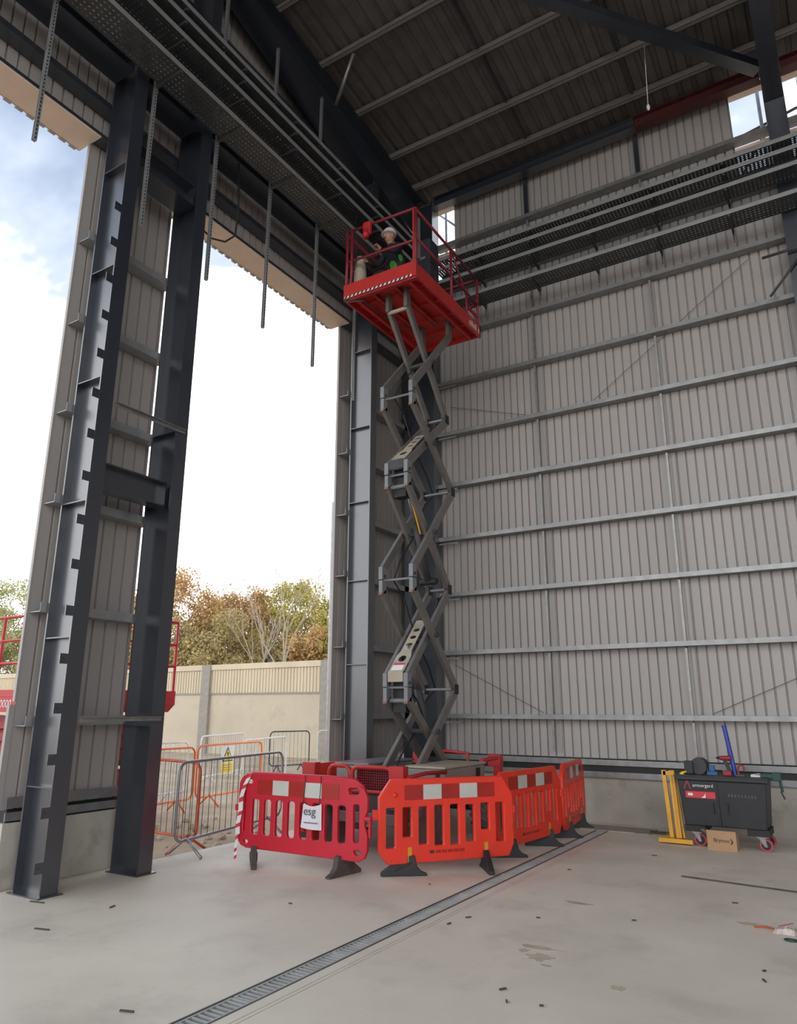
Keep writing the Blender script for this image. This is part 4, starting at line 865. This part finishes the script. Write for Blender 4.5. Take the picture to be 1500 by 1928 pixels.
b = MB().prism([(X0+.28, Y0-.005, .59), (X0+.33, Y0-.005, .59), (X0+.335, Y0-.005, .65), (X0+.315, Y0-.005, .615)], (0, 0, 0), (0, .002, 0)); b.build('label_mark', 'white', CH)
for k in range(9): MB().box(X0+.60+k*.038, X0+.60+k*.038+.022, Y0-.003, Y0+.001, .62-.001*k, .655-.001*k).build('chalk_mark', 'galv_dull', CH)
for x, y in ((X0+.17, Y0+.10), (X1-.12, Y0+.10), (X0+.17, Y1-.1), (X1-.12, Y1-.1)):
    cs_ = MB().box(x-.06, x+.06, y-.05, y+.05, .158, .17).build('castor_plate', 'galv', CH)
    for dy in (-.032, .026): MB().prism([(x-.045, y+dy, .158), (x+.03, y+dy, .158), (x+.05, y+dy, .055), (x+.02, y+dy, .055)], (0, 0, 0), (0, .006, 0)).build('castor_fork', 'galv', cs_)
    MB().lathe([(.06, -.022), (.075, -.022), (.075, .022), (.06, .022)], (x+.035, y, .075), (0, 1, 0), 18).build('castor_wheel', 'caster_red', cs_); MB().lathe([(.055, -.0235), (.055, .0235)], (x+.035, y, .075), (0, 1, 0), 14).build('wheel_centre', 'black', cs_)
ys_ = thing('yellow_stand', (-2.33, 10.62, 0), 'yellow folded steel stand left of the black tool chest', 'stand')
b = MB(); b.box(-2.50, -2.08, 10.50, 10.54, .02, .07); b.prism([(-2.50, 10.54, .07), (-2.08, 10.54, .05), (-2.15, 10.72, .05), (-2.40, 10.72, .09)], (0, 0, -.04), (0, 0, 0)); b.build('base', 'yellow', ys_)
for k, (xa, xb, w, zt) in enumerate(((-2.375, -2.385, .05, .90), (-2.305, -2.305, .03, .90), (-2.275, -2.275, .035, .90))):
    MB().bar((xa+.03, 10.60+.012*k, .07), (xb, 10.60+.012*k, zt), w, .04, (0, 1, 0)).build('upright', 'yellow', ys_)
for xa in (-2.27, -2.235): MB().bar((xa+.03, 10.66, .07), (xa-.02, 10.66, .80), .022, .03, (0, 1, 0)).build('stay', 'yellow', ys_)
MB().box(-2.39, -2.25, 10.58, 10.64, .84, .89).build('head', 'yellow', ys_); MB().lathe([(.05, -.02), (.05, .02)], (-2.43, 10.75, .05), (1, 0, 0), 14).build('roller', 'rubber', ys_)
MB().lathe([(.045, -.02), (.045, .02)], (-2.24, 10.74, .05), (1, 0, 0), 14).build('roller', 'rubber', ys_)
bx = thing('cardboard_box', (-1.71, 10.5, 0), 'open brown cardboard box printed with black lettering under the chest', 'box')
MB().box(-1.885, -1.545, 10.40, 10.406, 0, .225).build('front', 'card', bx); MB().box(-1.885, -1.545, 10.62, 10.626, 0, .16).build('back', 'card', bx); MB().box(-1.885, -1.879, 10.406, 10.62, 0, .19).build('side', 'card', bx); MB().box(-1.551, -1.545, 10.406, 10.62, 0, .19).build('side', 'card', bx); MB().box(-1.88, -1.55, 10.406, 10.62, 0, .006).build('bottom', 'card', bx)
MB().prism([(-1.885, 10.41, .19), (-1.885, 10.60, .19), (-1.95, 10.60, .215), (-1.95, 10.41, .215)], (0, 0, 0), (0, 0, .005)).build('flap', 'card', bx)
text('lettering', 'Brymec', 0.062, frame_m((-1.81, 10.398, .095), (1, 0, 0), (0, 0, 1)), 'card_ink', bx, depth=0.001)
MB().prism([(-1.605, 10.399, .075), (-1.580, 10.399, .105), (-1.605, 10.399, .14), (-1.618, 10.399, .14), (-1.598, 10.399, .107), (-1.618, 10.399, .075)], (0, 0, 0), (0, -.001, 0)).build('arrow_mark', 'card_ink', bx)
ZT_ = 0.858
rl = thing('cable_reel', (-1.98, 10.72, ZT_), 'dark round hose reel lying on the left of the tool chest', 'reel')
MB().lathe([(.0, 0), (.105, 0), (.105, .015), (.06, .015), (.06, .09), (.105, .09), (.105, .105), (.0, .105)][1:-1], (-1.95, 10.67, ZT_+.107), (0.25, 1, 0), 22).build('drum', 'dark_metal', rl); MB().box(-2.13, -2.02, 10.66, 10.78, ZT_+.001, ZT_+.165).build('motor_case', 'chest', rl, bevel=.01)
MB().tube([(-2.13, 10.7, ZT_+.15), (-2.22, 10.7, ZT_+.14)], .006, 6).build('spindle', 'dark_metal', rl)
vz = thing('pipe_vice', (-1.80, 10.72, ZT_), 'small blue and green vice beside the dark reel', 'vice')
MB().box(-1.85, -1.73, 10.68, 10.76, ZT_+.001, ZT_+.04).build('base', 'blue_tool', vz); MB().box(-1.83, -1.76, 10.69, 10.75, ZT_+.04, ZT_+.12).build('jaw', 'blue_tool', vz, bevel=.008); MB().box(-1.87, -1.835, 10.69, 10.75, ZT_+.041, ZT_+.10).build('moving_jaw', 'green_tool', vz); MB().tube([(-1.76, 10.72, ZT_+.07), (-1.66, 10.72, ZT_+.075)], .008, 8).build('screw', 'galv', vz); MB().tube([(-1.66, 10.72, ZT_+.03), (-1.66, 10.72, ZT_+.12)], .006, 6).build('handle', 'galv', vz)
dr = thing('cordless_drill', (-1.60, 10.70, ZT_), 'dark red cordless drill standing on its battery on the chest', 'drill')
MB().box(-1.655, -1.555, 10.66, 10.74, ZT_+.001, ZT_+.06).build('battery', 'red_tool', dr, bevel=.008)
MB().prism([(-1.60, 10.68, ZT_+.06), (-1.555, 10.68, ZT_+.06), (-1.60, 10.68, ZT_+.19), (-1.65, 10.68, ZT_+.19)], (0, 0, 0), (0, .035, 0)).build('grip', 'chest', dr); MB().tube([(-1.68, 10.70, ZT_+.215), (-1.55, 10.70, ZT_+.215)], [.026, .034], 12).build('motor_body', 'red_tool', dr); MB().tube([(-1.725, 10.70, ZT_+.215), (-1.68, 10.70, ZT_+.215)], [.012, .02], 10).build('chuck', 'black', dr); MB().tube([(-1.79, 10.70, ZT_+.215), (-1.725, 10.70, ZT_+.215)], .004, 6).build('bit', 'galv', dr)
bt_ = MB().tube([(-1.515, 10.72, ZT_+.001), (-1.60, 10.78, ZT_+.62)], .028, 14, caps=True); bt_.tube([(-1.599, 10.779, ZT_+.60), (-1.602, 10.781, ZT_+.625)], .031, 14)
tag(bt_.build('blue_tube', 'blue', smooth=False), 'tall blue plastic tube standing up on the tool chest', 'tube')
gl = thing('clamp_tool', (-1.44, 10.68, ZT_), 'dark red clamp right of the blue tube on the chest', 'clamp')
MB().tube([(-1.47, 10.68, ZT_+.012), (-1.475, 10.68, ZT_+.10), (-1.45, 10.68, ZT_+.14), (-1.41, 10.68, ZT_+.13), (-1.40, 10.68, ZT_+.07)], .013, 8).build('bow', 'red_tool', gl); MB().box(-1.50, -1.40, 10.65, 10.71, ZT_+.001, ZT_+.02).build('base', 'galv_dull', gl)
gv = thing('bench_vice', (-1.06, 10.62, ZT_-.15), 'dark green bench vice on the right end of the tool chest', 'vice')
MB().box(-1.20, -1.06, 10.58, 10.66, ZT_+.001, ZT_+.05).build('base', 'green_tool', gv, bevel=.006); MB().box(-1.08, -.98, 10.575, 10.665, ZT_-.03, ZT_+.07).build('jaw', 'green_tool', gv, bevel=.01); MB().tube([(-1.0, 10.62, ZT_-.03), (-.985, 10.62, ZT_-.16)], .016, 8).build('screw', 'green_tool', gv); MB().tube([(-1.0, 10.60, ZT_-.15), (-.97, 10.63, ZT_-.24)], .010, 8).build('handle', 'dark_metal', gv)
tag(MB().box(-1.33, -1.22, 10.66, 10.74, ZT_+.001, ZT_+.025).prism([(-1.33, 10.66, ZT_+.025), (-1.22, 10.66, ZT_+.04), (-1.22, 10.74, ZT_+.04), (-1.33, 10.74, ZT_+.025)], (0, 0, 0), (0, 0, .004)).build('paper_packet', 'white'), 'white folded packet lying on the right of the chest top', 'packet')
tag(MB().box(-2.18, -2.13, 10.60, 10.64, ZT_+.001, ZT_+.02).tube([(-2.16, 10.62, ZT_+.02), (-2.11, 10.66, ZT_+.03)], .012, 6).build('tape_measure', 'sign_yellow'), 'small yellow tool at the left end of the chest top', 'tool')
hb = thing('holdall_bag', (-0.62, 11.3, 0), 'black bag on the floor at the right edge by the wall', 'bag')
b = MB(); b.blob((-.62, 11.3, .10), (.22, .13, .10), 16, 10); b.build('bag_body', 'black', hb, smooth=True); MB().tube([(-.72, 11.25, .17), (-.68, 11.22, .23), (-.56, 11.22, .23), (-.52, 11.25, .17)], .01, 6).build('bag_handle', 'black', hb)
tag(MB().bar((-.95, 10.75, .012), (-.25, 10.95, .012), .03, .02).build('steel_strip', 'galv'), 'bright metal strip on the floor right of the tool chest', 'strip')
MBk = MB().box(-2.78, -2.55, 11.2, 11.28, 0.0, .03); tag(MBk.build('wood_offcut', 'debris'), 'dark timber offcut on the floor left of the yellow stand', 'offcut')

# ------------------------------------------------------------------ litter on the slab
tag(MB().bar((-1.848, 8.611, .007), (-.35, 8.44, .007), .018, .012).build('floor_rod', 'debris'), 'long thin brown rod lying on the floor at the right', 'rod')
lit = thing('crumpled_wrapper', (-.75, 6.98, 0), 'crumpled clear wrapper and dust at the right edge of the floor', 'wrapper')
r = random.Random(5); b = MB(); n = 7; h_ = [[r.uniform(.002, .05) if 0 < i < n-1 and 0 < j < n-1 else .002 for i in range(n)] for j in range(n)]
for j in range(n):
    for i in range(n): b.v.append(Vector((-.84+.03*i+r.uniform(-.008, .008), 6.92+.025*j+r.uniform(-.008, .008), h_[j][i])))
for j in range(n-1):
    for i in range(n-1): b.f.append((j*n+i, j*n+i+1, j*n+n+i+1, j*n+n+i))
b.build('film', 'wrapper', lit); MB().bar((-.80, 7.05, .03), (-.70, 7.08, .055), .012, .004).build('red_strip', 'label_red', lit)
tag(MB().tube([(-.70+.045*math.cos(a), 6.78+.03*math.sin(a), .008) for a in [i*math.pi/8 for i in range(16)]], .006, 6, True).build('green_ring', 'green_tool'), 'small green ring on the floor below the wrapper', 'ring')
tag(MB().tube([(-.98, 7.02, .008), (-.90, 7.05, .01), (-.84, 7.03, .008)], .007, 6).build('orange_twig', 'fence_rust'), 'short reddish twig left of the wrapper', 'twig')
sp = [(-6.55, 4.42, .16, .2), (-5.85, 4.68, .07, 1.9), (-5.75, 3.95, .14, .25), (-3.85, 3.25, .09, .3), (-2.15, 4.72, .05, 1), (-2.05, 4.55, .03, 2), (-1.85, 4.6, .025, .4), (-1.58, 4.15, .03, .1), (-1.85, 6.7, .035, .3), (-.78, 5.75, .04, 2.1), (-.80, 5.95, .025, .8), (-3.05, 6.05, .05, .9), (-3.1, 5.8, .045, 1.4), (-2.55, 6.35, .03, .2), (-4.6, 5.6, .03, .1), (-1.5, 3.7, .03, 2.5), (-1.22, 7.75, .05, .1), (-3.9, 6.9, .03, 2), (-2.95, 8.3, .04, .3), (-2.35, 9.6, .06, .2)]
wd_ = ['left of centre', 'near the columns', 'in front of the columns', 'near the drain', 'beside the long stain', 'below the long stain', 'at mid floor', 'low on the right']
for i, (x, y, L, a) in enumerate(sp):
    dx, dy = math.cos(a)*L/2, math.sin(a)*L/2; o = MB().bar((x-dx, y-dy, .005), (x+dx, y+dy, .006), .012, .009).build('splinter', 'debris')
    tag(o, 'tiny dark splinter or scrap lying on the concrete floor', 'debris', 'scattered scraps on the floor')

# ================================================================== BEYOND THE OPENING
def pt(px, d, z): l = (px-750)/FPX*d; return Vector((-.5265*d+.8502*l, .8502*d+.5265*l, z))
fw = struct('wall_far', (-25, 22.7, -0.1))
def wy(x): return 22.0+(-16.0-x)*0.045
posts = [-42.7, -36.2, -29.7, -23.2, -16.7, -10.2]
for xa, xb in zip(posts[:-1], posts[1:]):
    ya, yb = wy(xa), wy(xb)
    MB().prism([(xa, ya, -.2), (xb, yb, -.2), (xb, yb+.15, -.2), (xa, ya+.15, -.2)], (0, 0, 0), (0, 0, 2.42)).build('concrete_panel', 'wall_conc', fw)
    b = MB(); n = 40
    for k in range(n):
        u0 = xa+(xb-xa)*k/n; u1 = xa+(xb-xa)*(k+.62)/n; u2 = xa+(xb-xa)*(k+1)/n
        b.prism([(u0, wy(u0)-.03, 2.26), (u1, wy(u1)-.03, 2.26), (u1, wy(u1)+.1, 2.26), (u0, wy(u0)+.1, 2.26)], (0, 0, 0), (0, 0, .92)); b.prism([(u1, wy(u1), 2.26), (u2, wy(u2), 2.26), (u2, wy(u2)+.1, 2.26), (u1, wy(u1)+.1, 2.26)], (0, 0, 0), (0, 0, .92))
    b.build('fluted_panel', 'wall_panel', fw)
    MB().prism([(xa, ya-.08, 3.19), (xb, yb-.08, 3.19), (xb, yb+.2, 3.19), (xa, ya+.2, 3.19)], (0, 0, 0), (0, 0, .22)).build('coping', 'wall_panel', fw)
    MB().prism([(xa, ya-.05, 2.20), (xb, yb-.05, 2.20), (xb, yb+.12, 2.20), (xa, ya+.12, 2.20)], (0, 0, 0), (0, 0, .055)).build('ledge', 'wall_post', fw)
for x in posts: MB().box(x-.24, x+.24, wy(x)-.16, wy(x)+.3, -.2, 3.40).build('wall_pillar', 'wall_post', fw)
tag(MB().tube([(-15.13, 20.0, -.15), (-15.14, 20.0, 8.8)], .05, 8).build('steel_pole', 'fence_steel'), 'thin tall pole standing just left of the grey column', 'pole')
# trees
def branch(mb, p, d, L, r, depth, rnd, spread=0.6):
    if depth == 0 or r < .005: return [p]
    q = p+d*L; mid = p+d*L*.5+Vector((rnd.uniform(-1, 1), rnd.uniform(-1, 1), 0))*L*.06
    mb.tube([p, mid, q], [r, r*.85, r*.7], 5, caps=False); tips = [q]
    for k in range(rnd.choice((2, 3))):
        nd = (d+Vector((rnd.uniform(-1, 1), rnd.uniform(-1, 1), rnd.uniform(-.25, .6)))*spread).normalized(); tips += branch(mb, q, nd, L*rnd.uniform(.6, .85), r*.62, depth-1, rnd, spread)
    return tips
def tree(px, d, h, w, m, label, seed, n=9500, leaf=.20, name='tree'):
    rnd = random.Random(seed); base = pt(px, d, -.15); t = thing(name, tuple(base), label, 'tree', 'trees beyond the far wall')
    mb = MB(); branch(mb, base, Vector((rnd.uniform(-.08, .08), 0, 1)).normalized(), h*.30, .16, 4, rnd); mb.build('trunk', 'bark', t)
    lf = MB(); cl = []
    for k in range(44):
        a = rnd.uniform(0, 6.283); rr = w*.5*math.sqrt(rnd.random()); z = h*(.28+.66*rnd.random()); sh = 1-max(0, (z/h-.62))*1.7; cl.append((base+Vector((rr*math.cos(a)*sh, rr*math.sin(a)*sh, z)), rnd.uniform(.45, 1.0)*w*.17))
    for k in range(n):
        c, r = rnd.choice(cl); v = Vector((rnd.gauss(0, 1), rnd.gauss(0, 1), rnd.gauss(0, .8))); v = v.normalized()*r*rnd.random()**.4; p = c+v
        u = Vector((rnd.gauss(0, 1), rnd.gauss(0, 1), rnd.gauss(0, 1))).normalized(); w2 = u.orthogonal().normalized(); s_ = leaf*rnd.uniform(.5, 1.1)
        lf.quad(p-u*s_*.5, p+w2*s_*.28, p+u*s_*.5, p-w2*s_*.28)
    tag(lf.build('foliage', m, t), None, None, None, 'stuff'); return t
tree(352, 41, 9.4, 6.0, 'leaf_orange', 'tall russet autumn tree just right of the dark column', 11)
tree(305, 40, 7.6, 5.0, 'leaf_olive', 'olive tree partly hidden behind the dark column', 12)
tree(425, 40, 7.4, 5.4, 'leaf_olive', 'lower olive-brown bushy tree above the pillar of the far wall', 13)
tree(455, 44, 9.0, 6.0, 'leaf_orange', 'russet tree behind the bare tree', 14)
tree(560, 43, 9.4, 5.6, 'leaf_green', 'tall yellow-green tree near the thin pole', 15)
tree(610, 41, 8.4, 4.6, 'leaf_green', 'yellow-green tree touching the grey column edge', 16)
tree(600, 39, 6.2, 4.0, 'leaf_orange', 'low russet tree in front of the green ones', 17)
tree(520, 40, 5.6, 4.6, 'leaf_olive', 'low olive bush below the bare tree', 18)
tree(380, 38, 5.4, 4.6, 'leaf_olive', 'low olive bush right of the dark column', 19)
tree(10, 47, 9.8, 6.0, 'leaf_pale', 'pale green tree at the far left edge', 20)
tree(-50, 48, 8.4, 6.0, 'leaf_pale', 'pale green tree cut by the left edge of the picture', 21)
tree(70, 48, 7.2, 5.0, 'leaf_pale', 'pale green tree beside the left dark column', 22)
tree(250, 42, 8.6, 5.0, 'leaf_orange', 'russet tree seen through the slit beside the dark column', 23)
tree(505, 46, 8.6, 5.6, 'leaf_olive', 'olive-yellow tree between the bare tree and the russet one', 25)
tree(410, 45, 9.0, 5.6, 'leaf_orange', 'second russet tree right of the tall russet one', 26)
tree(180, 42, 7.6, 5.0, 'leaf_olive', 'olive tree behind the twin columns', 24)
for px, d, h, sd, lab in ((533, 37, 9.6, 31, 'tall bare pale tree standing before the green trees'), (492, 37.5, 7.4, 33, 'smaller bare tree left of the tall bare one')):
    base = pt(px, d, -.15); t = thing('bare_tree', tuple(base), lab, 'tree', 'bare trees beyond the far wall'); rnd = random.Random(sd); mb = MB()
    tr = [base, base+Vector((.1, 0, h*.35))]; mb.tube(tr, [.11, .08], 6); mb.build('trunk', 'bark_pale', t); mb = MB()
    for k in range(4): branch(mb, tr[1], Vector((rnd.uniform(-.55, .55), rnd.uniform(-.4, .4), 1)).normalized(), h*.22, .045, 4, rnd, .42)
    mb.build('branches', 'bark_pale', t)
# power lines
for i, (ya, yb, lab) in enumerate(((825, 705, 'highest power line across the white sky'), (893, 772, 'second power line from the top across the sky'), (882, 760, 'power line just above its twin across the sky'), (966, 850, 'second lowest power line across the sky'), (960, 843, 'power line paired with the second lowest'), (1012, 905, 'lowest power line across the sky'))):
    P = []
    for k in range(9):
        f = k/8; px = 60+f*640; py = ya+(yb-ya)*((px-200)/420); d_ = 72+16*f; v = fwd*1.0+rgt*((px-750)/FPX)-upv*((py-964)/FPX); P.append(Vector((0, 0, 1.7))+v*d_-Vector((0, 0, .8*math.sin(math.pi*f))))
    tag(MB().tube(P, .022, 5).build('power_line', 'powerline'), lab, 'power line', 'power lines in the sky')
# rubble beside the slab edge
rs = random.Random(9); RK = ['left of the nearest fence', 'under the nearest fence', 'by the fence foot', 'near the dark column']
for k in range(46):
    x = rs.uniform(-9.6, -7.35); y = rs.uniform(5.95, 9.5); s_ = rs.uniform(.02, .075)
    b = MB(); b.blob((x, y, -.09+s_*.35), (s_*rs.uniform(.8, 1.4), s_, s_*.7), 6, 4)
    for v in b.v: v += Vector((rs.uniform(-1, 1), rs.uniform(-1, 1), rs.uniform(-1, 1)))*s_*.16
    tag(b.build('stone', 'wall_conc' if k % 3 else 'ground'), 'small loose stone on the sandy ground by the slab edge', 'stone', 'loose stones by the slab edge')
